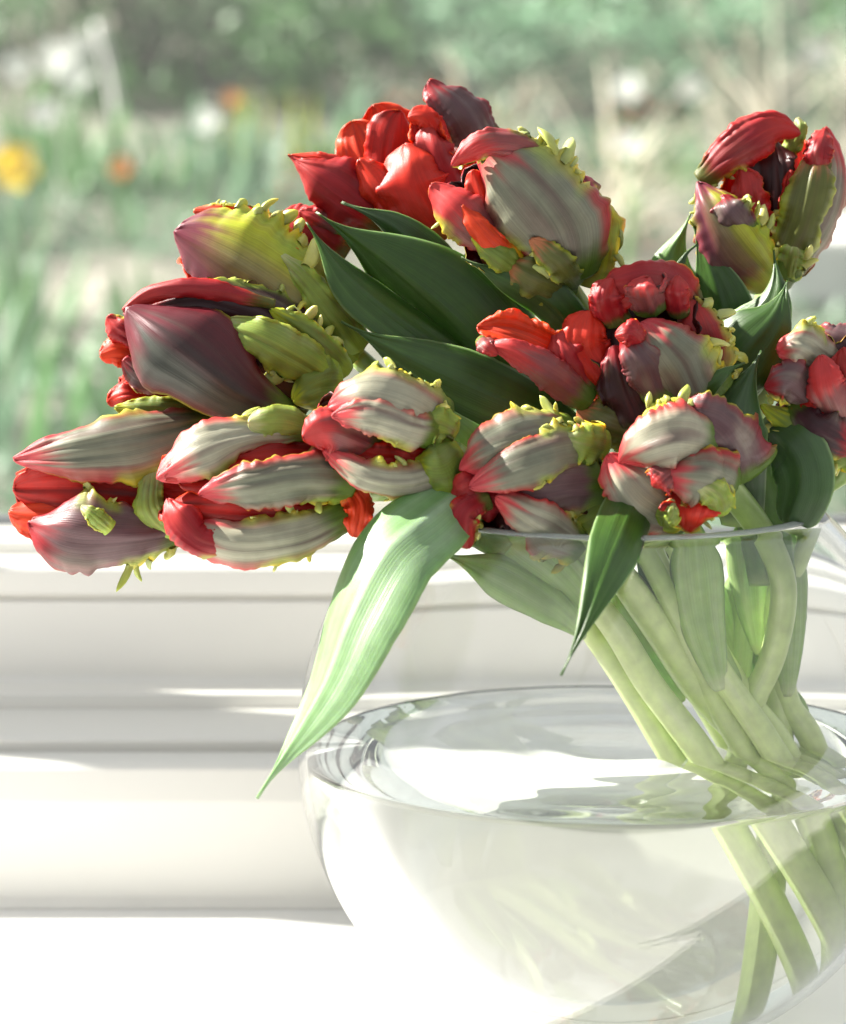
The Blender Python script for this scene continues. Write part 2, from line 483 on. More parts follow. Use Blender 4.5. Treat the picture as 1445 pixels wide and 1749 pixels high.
def blade(name, pts, w, mat, front, back, parent=None, roll=0, cup=0.9, curl=0.0, cpos=0.6, ruf=0.0, nr=3.0, pleat=0.0, npl=16, jag=0.0,
          crease=0.0, thick=0.0011, nu=28, nv=76, tipr=0.22, baser=0.0, pointed=False, world=False, asym=0.0, lump=0.0014, swap=False, ridge=0.0009, hood=0.0, wob=0.0, lac=()):
    SEED[0] += 1
    s = SEED[0] * 1.618
    p3 = [Vector(p) for p in pts] if world else [P(*p) for p in pts]
    cen = curve_pts(p3, nv)
    rolls = roll if isinstance(roll, (list, tuple)) else [roll, roll]
    cups = cup if isinstance(cup, (list, tuple)) else [cup, cup]
    hwm = max(w) * PXM
    if swap: front, back = back, front
    grid = []
    for j in range(nv + 1):
        v = j / nv
        c = cen[j]
        t = (cen[min(j + 1, nv)] - cen[max(j - 1, 0)]).normalized()
        V = (CAM - c).normalized()
        N = V - V.dot(t) * t
        if N.length < 0.05: N = UP - UP.dot(t) * t
        N.normalize()
        W = t.cross(N)
        a = R(interp(list(rolls), v))
        ca, sa = math.cos(a), math.sin(a)
        W, N = W * ca + N * sa, N * ca - W * sa
        hw = max(interp(list(w), v), 0.5) * PXM
        if pointed:
            if v > 1 - tipr: hw *= (1 - ((v - 1 + tipr) / tipr) ** 1.6)
        else:
            if v > 1 - tipr: hw *= math.sqrt(max(0.0, 1 - ((v - 1 + tipr) / tipr) ** 2))
        if baser and v < baser: hw *= 0.35 + 0.65 * math.sqrt(max(0.0, 1 - ((baser - v) / baser) ** 2))
        hw = max(hw, 0.00025)
        cu = interp(list(cups), v)
        hn = nu // 2
        prof = {0: (0.0, 0.0)}
        for sg in (1, -1):
            x = d = 0.0
            mxx = 0.0
            arr = []
            for i in range(1, hn + 1):
                um = (i - 0.5) / hn
                th = cu * um + curl * max(0.0, um - cpos) ** 1.3 / max(0.05, (1 - cpos)) ** 1.3
                th += crease * math.exp(-(um / 0.18) ** 2)
                x += math.cos(th) / hn; d -= math.sin(th) / hn
                mxx = max(mxx, x)
                arr.append((x, d))
            for i, (x, d) in enumerate(arr): prof[sg * (i + 1)] = (sg * x / max(mxx, 0.25), d / max(mxx, 0.25))
        row = []
        for i in range(-hn, hn + 1):
            u = i / hn
            x, d = prof[i]
            e = abs(u)
            jg = 1 + jag * e ** 2 * (noise.noise(Vector((v * 6, s, 3 * (1 if u > 0 else 2)))) + 0.6 * noise.noise(Vector((v * 24, s + 5, 3 * (1 if u > 0 else 2)))))
            env = sst(0.0, 0.15, v)
            dd = d * hw
            dd += ruf * 0.01 * e ** 2.2 * math.sin(2 * math.pi * nr * v + s + (1.9 if u > 0 else 0)) * env * min(1, hw / 0.006)
            kk = min(1.0, hwm / 0.0095)
            dd += kk * pleat * 0.01 * e ** 3 * noise.noise(Vector((v * npl, s, 0.7 * u))) * env
            dd += kk * lump * noise.noise(Vector((u * 1.6 + s, v * 2.6, s))) * env + kk * lump * 0.35 * noise.noise(Vector((u * 5 + s, v * 3.0, s))) * env
            rg = noise.noise(Vector((u * 5.5 + s, v * 0.9, s * 2))) + 0.5 * noise.noise(Vector((u * 12 + s, v * 1.1, s * 5)))
            dd += ridge * rg * env * sst(1.0, 0.75, v) * min(1, hw / 0.008)
            dd -= kk * hood * 0.01 * sst(0.62, 1.0, v) ** 1.5
            jg += wob * noise.noise(Vector((v * 2.6 + s, s * 1.3, 7 if u > 0 else 3)))
            for sd_, a0, a1, fq, am in lac:                 # finger-like lobes cut into the margin
                if u * sd_ > 0 and a0 < v < a1:
                    fz = fq / (a1 - a0); wv = 0.25 + 1.5 * abs(noise.noise(Vector((v * fz * 0.8, s, 1)))) + 0.7 * noise.noise(Vector((v * fz * 2.1, s, 4)))
                    fe = sst(a0, a0 + 0.04, v) * sst(a1, a1 - 0.04, v) * sst(0.62, 1.0, e)
                    jg += am * fe * (wv - 0.2); dd += 0.0014 * fe * math.sin(2 * math.pi * fq * 1.3 * v + 2 * s)
            row.append(c + W * (x * hw * jg) + N * dd + t * (asym * u * hw))
        grid.append(row)
    nuu = nu + 1 if nu % 2 == 0 else nu
    # normals
    nm = []
    for j in range(nv + 1):
        r_ = []
        for i in range(nuu):
            a_ = grid[j][min(i + 1, nuu - 1)] - grid[j][max(i - 1, 0)]
            b_ = grid[min(j + 1, nv)][i] - grid[max(j - 1, 0)][i]
            n_ = b_.cross(a_)
            if n_.length < 1e-14: n_ = nm[-1][i] if nm else N
            else: n_.normalize()
            r_.append(n_)
        nm.append(r_)
    # orientation: towards N (front)
    mid_ = nm[nv // 2][nuu // 2]
    cj = cen[nv // 2]
    tj = (cen[nv // 2 + 1] - cen[nv // 2 - 1]).normalized()
    Vj = (CAM - cj).normalized(); Nj = (Vj - Vj.dot(tj) * tj).normalized(); Wj = tj.cross(Nj)
    aj = R(interp(list(rolls), 0.5)); Nj = Nj * math.cos(aj) - Wj * math.sin(aj)
    sgn = 1 if mid_.dot(Nj) > 0 else -1
    verts, cols, pu, pv, faces = [], [], [], [], []
    for side in (1, -1):
        for j in range(nv + 1):
            for i in range(nuu):
                u = -1 + 2 * i / (nuu - 1); v = j / nv
                tk = thick * 0.5 * (1 - 0.6 * abs(u) ** 6)
                verts.append(grid[j][i] + nm[j][i] * (sgn * side * tk))
                fcol = front if side == 1 else back
                cc = fcol(u, v, s)
                for sd_, a0, a1, fq, am in lac:
                    if u * sd_ > 0:
                        fe = sst(a0 - 0.03, a0 + 0.04, v) * sst(a1 + 0.03, a1 - 0.04, v)
                        nn_ = noise.noise(Vector((v * 8, s, u * 3)))
                        cc = mixc(cc, LIME, 0.7 * fe * sst(0.45, 0.8, abs(u) + 0.2 * nn_)); cc = mixc(cc, mixc((0.42, 0.44, 0.07), YEL, 0.5 + nn_), fe * sst(0.74, 0.98, abs(u) + 0.1 * nn_))
                cols.append(cc); pu.append(u); pv.append(v)
    K = (nv + 1) * nuu
    def idx(side, j, i): return side * K + j * nuu + i
    for j in range(nv):
        for i in range(nuu - 1):
            a_, b_, c_, d_ = idx(0, j, i), idx(0, j, i + 1), idx(0, j + 1, i + 1), idx(0, j + 1, i)
            q = (a_, b_, c_, d_) if sgn < 0 else (d_, c_, b_, a_)
            faces.append(q)
            q2 = tuple(K + k for k in q[::-1]); faces.append(q2)
    ring = [(0, i) for i in range(nuu)] + [(j, nuu - 1) for j in range(1, nv + 1)] + [(nv, i) for i in range(nuu - 2, -1, -1)] + [(j, 0) for j in range(nv - 1, 0, -1)]
    for k in range(len(ring)):
        j1, i1 = ring[k]; j2, i2 = ring[(k + 1) % len(ring)]
        a_, b_ = idx(0, j1, i1), idx(0, j2, i2)
        q = (a_, K + a_, K + b_, b_)
        faces.append(q if sgn < 0 else q[::-1])
    me = mesh_from(name, verts, faces, True, cols, pu, pv)
    o = link(name, me, mat, parent)
    return o, grid, nm, sgn


def knob(verts, faces, cols, pu, pv, base, dirv, length, rad, col, rnd):
    """a fleshy little lobe: bent, flattened, lumpy and swollen towards its end"""
    d = dirv.normalized()
    a = d.orthogonal().normalized(); b = d.cross(a)
    q0 = rnd.uniform(0, 6.28)
    a, b = a * math.cos(q0) + b * math.sin(q0), b * math.cos(q0) - a * math.sin(q0)
    bend = (a * rnd.uniform(-1, 1) + b * rnd.uniform(-1, 1)) * 0.8
    flat = rnd.uniform(0.4, 0.8); sw = rnd.uniform(0.0, 0.6); sd = rnd.uniform(0, 50)
    nr_, ns = 8, 9
    k0 = len(verts)
    for k in range(nr_ + 1):
        t = k / nr_
        c = base + d * (length * t) + bend * (length * t * t)
        r_ = rad * (0.8 + sw * math.sin(t * 2.4)) * math.sqrt(max(0.0, 1 - max(0.0, (t - 0.45) / 0.55) ** 2)) if t < 1 else rad * 0.06
        for q in range(ns):
            an = 2 * math.pi * q / ns
            lm = 1 + 0.35 * noise.noise(Vector((math.cos(an) * 1.4, math.sin(an) * 1.4 + t * 2.5, sd)))
            verts.append(c + (a * math.cos(an) + b * math.sin(an) * flat) * r_ * lm)
            cols.append(mixc(col[0], col[1], t)); pu.append(q / ns); pv.append(t)
    for k in range(nr_):
        for q in range(ns):
            q2 = (q + 1) % ns
            faces.append((k0 + k * ns + q, k0 + k * ns + q2, k0 + (k + 1) * ns + q2, k0 + (k + 1) * ns + q))
    faces.append(tuple(k0 + nr_ * ns + q for q in range(ns)))


def fringe(parent, grid, nm, sgn, side, v0, v1, n, size=1.0, seed=0, cols=None, out=0.7):
    """crest of fleshy lobes along one margin of a petal"""
    rnd = random.Random(seed + 17)
    nv = len(grid) - 1
    verts, faces, cl, pu, pv = [], [], [], [], []
    for k in range(n):
        v = lerp(v0, v1, (k + rnd.uniform(0.1, 0.9)) / n)
        j = max(1, min(nv - 1, int(v * nv)))
        i = len(grid[0]) - 1 if side > 0 else 0
        i2 = i - 3 if side > 0 else 3
        e = grid[j][i]; inn = grid[j][i2]
        od = (e - inn).normalized()
        tn = (grid[j + 1][i] - grid[j - 1][i]).normalized()
        N = nm[j][i] * sgn
        V = (CAM - e).normalized()
        d = od * out + N * rnd.uniform(-0.1, 0.7) + V * rnd.uniform(0, 0.5) + tn * rnd.uniform(-0.5, 0.5)
        base = e.lerp(inn, rnd.uniform(0.1, 0.8))
        c0 = cols or [(0.32, 0.40, 0.06), (0.60, 0.50, 0.03)]
        ca = mixc((0.22, 0.26, 0.08), (0.40, 0.38, 0.07), rnd.random()); cb = mixc(mixc(c0[0], c0[1], rnd.random() ** 2), (0.56, 0.60, 0.30), rnd.uniform(0, 0.7))
        gsz = rnd.choice((0.6, 0.8, 1.0, 1.0, 1.5)); L_ = rnd.uniform(0.0022, 0.0056) * size * gsz; r_ = rnd.uniform(0.0009, 0.0019) * size * gsz
        knob(verts, faces, cl, pu, pv, base - d.normalized() * 0.0012, d, L_, r_, (ca, cb), rnd)
    me = mesh_from('fringe', verts, faces, True, cl, pu, pv)
    o = link('fringe', me, M['fringe'], parent)
    o['kind'] = 'stuff'
    return o


def tube(name, pts, radii, mat, parent, colf, seg=14, n=60, world=False, keep_in=False):
    p3 = [Vector(p) for p in pts] if world else [P(*p) for p in pts]
    cen = curve_pts(p3, n)
    if keep_in:
        for k, c in enumerate(cen):
            r_ = interp(list(radii), k / n)
            lim = RI - 0.002 - r_
            if c.z < 0.15:
                dv = c - BC
                if dv.length > lim: cen[k] = BC + dv.normalized() * lim
                cen[k].z = max(cen[k].z, FLOORZ + r_ + 0.001)
            elif c.z < 0.226:
                h = Vector((c.x, c.y, 0)); f = sst(0.226, 0.218, c.z)
                lm = math.sqrt(max(0.0, RI ** 2 - (min(c.z, ZR) - BC.z) ** 2)) - r_ - 0.001
                if h.length > lm:
                    h2 = h.normalized() * lm
                    cen[k] = Vector((lerp(c.x, h2.x, f), lerp(c.y, h2.y, f), c.z))
    verts, faces, cols, pu, pv = [], [], [], [], []
    t0 = (cen[1] - cen[0]).normalized(); a = t0.orthogonal().normalized()
    s = random.Random(len(bpy.data.objects)).random() * 10
    for k in range(n + 1):
        t = (cen[min(k + 1, n)] - cen[max(k - 1, 0)]).normalized()
        a = (a - a.dot(t) * t).normalized(); b = t.cross(a)
        r_ = interp(list(radii), k / n) * (1 + 0.05 * noise.noise(Vector((k * 0.13, s, 0))))
        for q in range(seg):
            an = 2 * math.pi * q / seg
            verts.append(cen[k] + (a * math.cos(an) + b * math.sin(an)) * r_)
            cols.append(colf(k / n, q / seg, s)); pu.append(q / seg * 2 - 1); pv.append(k / n)
    for k in range(n):
        for q in range(seg):
            q2 = (q + 1) % seg
            faces.append((k * seg + q, k * seg + q2, (k + 1) * seg + q2, (k + 1) * seg + q))
    faces.append(tuple(range(seg))[::-1]); faces.append(tuple(n * seg + q for q in range(seg)))
    me = mesh_from(name, verts, faces, True, cols, pu, pv)
    o = link(name, me, mat, parent)
    o.cycles.is_caustics_receiver = keep_in
    return o, cen


def stem_col(t, q, s):
    nz = 0.7 * noise.noise(Vector((t * 2.2, math.cos(q * 6.283) * 1.6 + s, math.sin(q * 6.283) * 1.6))) + 0.3 * noise.noise(Vector((t * 14, q * 2 + s, s)))
    c = mixc((0.25, 0.37, 0.10), (0.68, 0.80, 0.36), sst(0.1, 0.5, t + 0.1 * nz))
    return mixc(c, (0.78, 0.84, 0.55), 0.6 * sst(0.0, 0.5, nz))


# petal colour presets -------------------------------------------------------
RIN = in_style(edge=ORANGE)
DIN = in_style(base=DRED, dark=BLACKRED, foot=OLIVE)  # dark red, with the shade inside the cups put into colour
OIN = in_style(base=(0.58, 0.045, 0.008), dark=(0.38, 0.016, 0.005), foot=YEL, fv=0.3)
ST = {
    'grey': petal_style(streak=0.9, mw=0.42, margin=(0.34, 0.014, 0.016), marg=0.9),
    'pale': petal_style(base=PALE, margin=(0.42, 0.020, 0.020), tip=(0.46, 0.045, 0.05), marg=0.95, mw=0.40, streak=1.0, tipv=0.7),
    'mauve': petal_style(base=(0.10, 0.055, 0.058), margin=ROSE, tip=ROSE, marg=0.7, streak=0.7),
    'dmauve': petal_style(base=DMAUVE, margin=DRED, tip=ROSE, marg=0.7, edge=YG, ed=0.6, streak=0.45),
    'split': petal_style(base=(0.032, 0.018, 0.018), left=(0.055, 0.062, 0.05), right=(0.055, 0.005, 0.008), margin=(0.16, 0.012, 0.02), tip=(0.11, 0.014, 0.022), marg=0.6, streak=0.35),
    'pinkgreen': petal_style(base=(0.17, 0.115, 0.055), left=(0.115, 0.022, 0.036), right=YG, margin=PINK, tip=(0.16, 0.028, 0.045), marg=0.2, edge=YEL, streak=0.5, foot=LIME),
    'pink': petal_style(base=(0.20, 0.055, 0.055), margin=ROSE, tip=(0.40, 0.03, 0.03), tipv=0.5, marg=0.8, edge=YEL),
    'rosy': petal_style(base=ROSE, margin=RED, tip=(0.34, 0.022, 0.020), tipv=0.6, marg=0.9, edge=YEL, ed=0.5, streak=0.25, foot=OLIVE),
    'redout': petal_style(base=(0.42, 0.012, 0.004), margin=RED, tip=(0.50, 0.026, 0.010), tipv=0.6, marg=0.9, edge=ORANGE, ed=0.3, streak=0.08, foot=(0.30, 0.12, 0.03)),
    'green': petal_style(base=(0.13, 0.185, 0.028), margin=YG, tip=YG, edge=YEL, marg=0.8, streak=0.4, foot=LIME),
    'olive': petal_style(base=OLIVE, margin=YG, tip=(0.35, 0.12, 0.05), edge=YEL, marg=0.8, streak=0.4, foot=GREEN),
    'frill': petal_style(base=(0.18, 0.24, 0.04), margin=YG, tip=(0.35, 0.36, 0.16), edge=YEL, marg=0.6, streak=0.5, foot=LIME),
    'yellow': petal_style(base=YEL, margin=YG, tip=YEL, edge=YEL, foot=PINK, marg=.6, streak=.1),
    'red': RIN, 'dark': DIN, 'orange': OIN,
}


def petal(t, pts, w, style, inner='red', fr=(), dz=0.0, **kw):
    pts = [(x, y, d + dz) for x, y, d in pts]
    rnd = random.Random(SEED[0] * 13 + 5)
    kw.setdefault('ruf', rnd.uniform(.14, .32)); kw.setdefault('nr', rnd.uniform(2.2, 4.2)); kw.setdefault('pleat', rnd.uniform(.18, .34)); kw.setdefault('jag', rnd.uniform(.18, .34)); kw.setdefault('curl', rnd.uniform(.4, 1.3)); kw.setdefault('cpos', 0.68); kw.setdefault('thick', 0.0008)
    kw.setdefault('hood', rnd.uniform(.1, .4)); kw.setdefault('wob', .30); kw.setdefault('ridge', rnd.uniform(.0006, .0012)); kw.setdefault('crease', rnd.uniform(-.15, .4)); kw.setdefault('tipr', rnd.uniform(.2, .34))
    if not isinstance(kw.get('roll', 0), (list, tuple)):
        r0 = kw.get('roll', 0); kw['roll'] = [r0 + rnd.uniform(-8, 8), r0, r0 + rnd.uniform(-16, 16)]
    kw.setdefault('lac', [(sd, max(0, v0 - .04), min(1, v1 + .04), n * .8, .16 * sz) for sd, v0, v1, n, sz in fr])
    o, g_, n_, sg = blade('petal', pts, [q * 1.12 for q in w], M['petal_firm' if style in ('grey', 'pale', 'mauve', 'dmauve', 'split', 'olive', 'dark') else 'petal'], ST[style], ST[inner], t, **kw)
    for k, (side, v0, v1, n, size) in enumerate(fr):
        fringe(o, g_, n_, sg, side, v0, v1, max(2, int(n * .7)), size, seed=SEED[0] * 7 + k)
    return o


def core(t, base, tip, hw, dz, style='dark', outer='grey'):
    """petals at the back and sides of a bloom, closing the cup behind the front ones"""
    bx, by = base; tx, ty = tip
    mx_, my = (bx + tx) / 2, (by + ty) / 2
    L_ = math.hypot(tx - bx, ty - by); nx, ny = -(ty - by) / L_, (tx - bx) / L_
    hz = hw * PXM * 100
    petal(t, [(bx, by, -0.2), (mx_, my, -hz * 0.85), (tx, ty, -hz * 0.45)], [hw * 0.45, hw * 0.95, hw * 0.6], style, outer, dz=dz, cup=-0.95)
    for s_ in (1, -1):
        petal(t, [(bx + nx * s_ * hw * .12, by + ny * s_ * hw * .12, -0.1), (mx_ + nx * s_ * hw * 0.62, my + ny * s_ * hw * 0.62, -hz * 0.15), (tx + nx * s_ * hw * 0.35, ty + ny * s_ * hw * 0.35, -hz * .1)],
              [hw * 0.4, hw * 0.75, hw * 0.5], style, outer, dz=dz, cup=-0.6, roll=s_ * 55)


def tulip(label, base_px, dz):
    t = empty('tulip', P(base_px[0], base_px[1], dz))
    return tag(t, label, 'tulip', 'parrot tulips in the glass bowl')


def stem(t, pts, r0=0.0042, r1=0.0062):
    r1 *= 0.86
    o, cen = tube('stem', pts, [r0, r0, r1, r1, r1], M['stem'], t, stem_col, keep_in=True)
    return o


# FLOWERS-BEGIN
# ------------------------------------------------------------------ the tulips
# A: lowest bloom on the left
A = tulip('mauve and red parrot tulip gaping sideways, green lobes hanging below it, lowest over the ledges', (320, 850), 3)
core(A, (310, 850), (30, 850), 85, 2.2, 'red', 'mauve')
petal(A, [(285, 850, 0), (160, 835, .5), (22, 838, .2)], [40, 55, 40], 'red', 'mauve', dz=3, cup=.5, roll=15)
petal(A, [(270, 880, -.2), (120, 885, .3), (14, 872, .1)], [40, 50, 36], 'orange', 'mauve', dz=3, cup=.4, roll=-25, jag=.3)
petal(A, [(375, 715, -.8), (260, 742, .9), (130, 765, 1.1), (20, 782, .4)], [28, 50, 44, 24], 'grey', 'red', fr=[(-1, .22, .5, 7, 1.1), (1, .35, .6, 3, .7)], dz=3.2, cup=1.0, roll=-18, curl=.5)
petal(A, [(325, 905, -.2), (230, 915, 1.2), (130, 915, 1.6), (42, 890, .8)], [24, 44, 60, 34], 'mauve', 'red', fr=[(-1, .10, .38, 7, 1.9), (1, .45, .7, 3, .8)], dz=3.3, cup=1.1, roll=12, curl=.6)
petal(A, [(300, 915, .4), (258, 868, 1.5), (262, 795, .8)], [24, 26, 14], 'frill', 'red', dz=3.2, cup=1.0, roll=10, ruf=.2)
petal(A, [(190, 905, 1.9), (160, 880, 2.3), (138, 862, 2.1)], [12, 13, 8], 'frill', 'red', dz=3.2, cup=1.0)
stem(A, [(305, 860, 2.2), (480, 862, 1.8), (700, 850, 2.6), (880, 905, 3.4), (985, 1040, 3), (1060, 1150, 2.2), (1130, 1265, 1.6), (1210, 1400, .8), (1290, 1560, .2), (1360, 1740, 0)], .0044, .0058)

# B
B = tulip('red and cream parrot tulip lying level over the ledge with a loose orange petal behind', (610, 835), 6)
core(B, (610, 840), (275, 830), 95, 5.2, 'red', 'pale')
petal(B, [(610, 790, -.6), (460, 785, 1.2), (300, 815, .9)], [26, 44, 36], 'red', 'grey', dz=6, cup=.5, roll=-20, ruf=.2)
petal(B, [(590, 880, -.4), (450, 885, 1.2), (290, 870, .9)], [28, 46, 40], 'red', 'grey', dz=6, cup=.4, roll=10)
petal(B, [(530, 735, .4), (430, 742, 1.1), (345, 765, 1.4), (262, 815, .8)], [14, 22, 40, 26], 'pale', 'red', fr=[(1, .12, .4, 9, 1.4), (-1, .5, .7, 2, .7)], dz=6.2, cup=1.2, roll=-10, curl=.6)
petal(B, [(545, 738, .2), (490, 720, .9), (425, 722, 1.2)], [16, 20, 18], 'frill', 'red', dz=6.2, cup=1.2, ruf=.15)
petal(B, [(470, 770, .8), (370, 790, 1.2), (282, 822, 1.0)], [18, 26, 22], 'rosy', 'red', dz=6, cup=1.1, roll=25, jag=.3, pleat=.2)
petal(B, [(610, 825, .6), (520, 818, 2.0), (420, 835, 2.4), (336, 848, 1.6)], [34, 38, 34, 22], 'grey', 'red', fr=[(-1, .05, .3, 5, 1.0)], dz=6, cup=1.15, curl=.4, roll=4)
petal(B, [(600, 880, .2), (510, 918, 1.4), (400, 928, 1.8), (300, 890, 1.0)], [24, 32, 36, 28], 'pale', 'red', fr=[(1, .1, .6, 11, 1.1), (-1, .2, .5, 5, 1.0)], dz=6, cup=1.2, curl=.5, roll=8, pleat=.2)
petal(B, [(420, 935, 1.2), (345, 925, 1.7), (300, 880, 1.6), (284, 850, 1.1)], [10, 22, 26, 18], 'rosy', 'red', fr=[(-1, .0, .35, 7, .8)], dz=6, cup=1.2, pleat=.3, npl=26)
petal(B, [(588, 830, .2), (612, 865, .5), (602, 917, .4)], [16, 24, 16], 'orange', 'orange', dz=6, cup=.6, tipr=.12)
stem(B, [(620, 838, 5), (760, 845, 4.6), (920, 925, 4.4), (1040, 1060, 4), (1110, 1170, 3), (1200, 1290, 2), (1320, 1480, 1), (1380, 1600, .4), (1430, 1720, 0)], .0044, .0066)

# C
C = tulip('plump pale grey parrot tulip with pink rounded tips above the drooping pale leaf', (765, 760), 7)
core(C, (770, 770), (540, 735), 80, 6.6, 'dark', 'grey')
petal(C, [(750, 775, -.2), (660, 775, .7), (560, 755, .4)], [34, 44, 32], 'red', 'grey', dz=7, cup=.4, roll=-10)
petal(C, [(745, 800, .1), (640, 790, .9), (590, 775, .7)], [18, 28, 22], 'red', 'grey', dz=7, cup=.6, ruf=.2)
petal(C, [(650, 770, .5), (570, 735, 1.2), (517, 752, 1.1)], [40, 42, 26], 'pink', 'red', dz=7, cup=1.1, curl=.5, tipr=.3)
petal(C, [(765, 735, -.2), (700, 694, 1.6), (620, 675, 1.9), (555, 695, 1.1)], [34, 46, 46, 30], 'pale', 'red', fr=[(1, .35, .75, 6, 1.2), (1, .08, .28, 5, 1.2)], dz=7, cup=1.2, curl=.5, roll=-8, pleat=.2)
petal(C, [(748, 742, .6), (700, 732, 1.8), (630, 712, 2.2), (566, 712, 1.7)], [26, 26, 28, 18], 'pale', 'red', fr=[(-1, .25, .5, 3, .8)], dz=7.1, cup=1.2, curl=.4)
petal(C, [(770, 800, .2), (700, 826, 1.2), (620, 815, 1.6), (547, 772, 1.0)], [26, 26, 24, 14], 'pale', 'red', fr=[(1, .15, .6, 8, 1.0), (-1, .3, .6, 4, .9)], dz=7, cup=1.1, roll=10)
petal(C, [(785, 765, -.2), (750, 790, .9), (705, 785, .7)], [34, 40, 24], 'green', 'olive', fr=[(-1, .2, .8, 5, 1.0)], dz=7, cup=1.0, ruf=.3)
petal(C, [(780, 740, -.1), (750, 725, .8), (715, 725, .8)], [22, 28, 20], 'frill', 'olive', fr=[(1, .2, .8, 4, 1.1)], dz=7, cup=1.0, ruf=.3)
stem(C, [(775, 772, 6.3), (880, 850, 5), (1010, 930, 4), (1110, 1050, 2.6), (1200, 1180, 1.2), (1300, 1290, .2), (1400, 1450, -1)], .0046, .0078)

# D
D = tulip('large dark maroon parrot tulip with a smooth split front petal and frilled green side', (570, 670), 3)
core(D, (560, 660), (215, 560), 92, 2.2, 'dark', 'dmauve')
petal(D, [(540, 680, -.2), (430, 615, .3), (320, 560, 0)], [46, 62, 48], 'dark', 'grey', dz=3, cup=.3)
petal(D, [(270, 625, -.4), (210, 600, -.2), (172, 606, 0)], [20, 24, 18], 'orange', 'rosy', dz=3, cup=1.0, jag=.3)
petal(D, [(260, 585, -.2), (210, 565, .2), (182, 540, .1)], [18, 20, 15], 'rosy', 'red', dz=3, cup=1.0, jag=.3, fr=[(1, .4, .9, 3, .9)])
petal(D, [(300, 650, -.3), (245, 640, 0), (210, 615, .1)], [20, 24, 18], 'mauve', 'red', dz=3, cup=1.0)
petal(D, [(565, 610, -.3), (470, 535, .4), (340, 500, .8), (208, 532, .2)], [24, 34, 24, 16], 'dmauve', 'red', fr=[(1, .30, .68, 11, 1.3)], dz=3, cup=1.0, roll=-20, pleat=.2)
petal(D, [(470, 520, .8), (340, 493, 1.3), (262, 497, 1.1), (208, 530, .8)], [7, 13, 14, 10], 'rosy', 'red', dz=2.9, cup=1.4, pleat=.25, npl=26)
petal(D, [(570, 650, .4), (510, 612, 1.6), (440, 575, 1.9), (350, 545, 1.3)], [28, 36, 28, 14], 'frill', 'olive', fr=[(-1, .15, .5, 8, 1.2)], dz=3, cup=1.2, ruf=.25, nr=5, pleat=.3)
petal(D, [(595, 640, -.1), (550, 590, .9), (460, 530, 1.1)], [18, 20, 12], 'green', 'olive', fr=[(1, .2, .9, 10, 1.2)], dz=2.8, cup=1.1, ruf=.2)
petal(D, [(585, 655, .1), (545, 660, 1.1), (500, 685, 1.0)], [40, 44, 24], 'green', 'olive', dz=3, cup=1.0, ruf=.3)
petal(D, [(505, 712, .6), (410, 672, 2.1), (305, 592, 2.5), (212, 518, 1.3)], [22, 58, 76, 44], 'split', 'red', dz=3, cup=[.8, 1.0, .9], curl=.35, tipr=.3, ruf=.05, pleat=.06, jag=.05, lump=.0007)
stem(D, [(572, 668, 2), (750, 770, 1.5), (950, 880, 1.8), (1090, 1010, 1.6), (1180, 1150, 1), (1290, 1290, .2), (1410, 1500, -.8)], .0042, .0056)

# E
E = tulip('pink and yellow green parrot tulip with knobbly crest, leaning behind the dark maroon one', (605, 605), 1)
core(E, (600, 600), (330, 410), 95, .2, 'orange', 'grey')
petal(E, [(608, 580, -.6), (510, 440, .1), (390, 355, 0)], [30, 52, 32], 'grey', 'orange', dz=.8, cup=1.0, roll=-30, curl=.5)
petal(E, [(520, 420, .4), (440, 368, .6), (330, 360, .4)], [7, 12, 11], 'orange', 'orange', fr=[(1, .2, .9, 12, .8)], dz=.8, cup=1.2, pleat=.25, npl=24)
petal(E, [(612, 612, .4), (515, 530, 1.5), (410, 455, 1.9), (295, 395, 1.1)], [42, 70, 82, 56], 'pinkgreen', 'orange', fr=[(1, .1, .5, 14, 1.3), (1, .5, .85, 12, 1.4)], dz=1, cup=1.05, curl=.8, cpos=.7, tipr=.3, pleat=.22)
petal(E, [(615, 600, .4), (570, 540, 1.4), (520, 480, 1.6), (470, 430, 1.4)], [24, 26, 20, 10], 'frill', 'olive', fr=[(1, .1, .8, 8, 1.3), (-1, .2, .8, 6, 1.2)], dz=1.2, cup=1.1, ruf=.3, nr=5, pleat=.3)
stem(E, [(608, 608, .8), (760, 740, .6), (960, 890, .8), (1100, 1020, .4), (1200, 1160, 0), (1330, 1290, -.6), (1440, 1480, -1.6)], .0042, .0056)

# E2: small bud behind
Q = tulip('small coral red tulip bud peeping out under the dark maroon bloom', (370, 700), .5)
core(Q, (365, 705), (200, 668), 42, .4, 'red', 'rosy')
petal(Q, [(350, 700, -.2), (270, 672, .5), (188, 672, .3)], [26, 30, 20], 'rosy', 'red', dz=.6, cup=1.2, jag=.3)
petal(Q, [(290, 690, .2), (225, 678, .7), (182, 690, .5)], [16, 20, 16], 'redout', 'red', dz=.6, cup=1.2, jag=.4)
petal(Q, [(300, 660, 0), (235, 645, .5), (205, 660, .4)], [16, 20, 14], 'redout', 'red', dz=.6, cup=1.2, jag=.3)
petal(Q, [(375, 712, .2), (290, 705, .9), (195, 695, .6)], [22, 22, 12], 'green', 'red', dz=.9, cup=1.1, roll=10)
stem(Q, [(362, 705, .3), (560, 760, .2), (800, 850, .4), (1020, 950, .6), (1120, 1060, .2), (1190, 1180, -.4), (1260, 1300, -1), (1350, 1480, -2)], .0036, .0052)

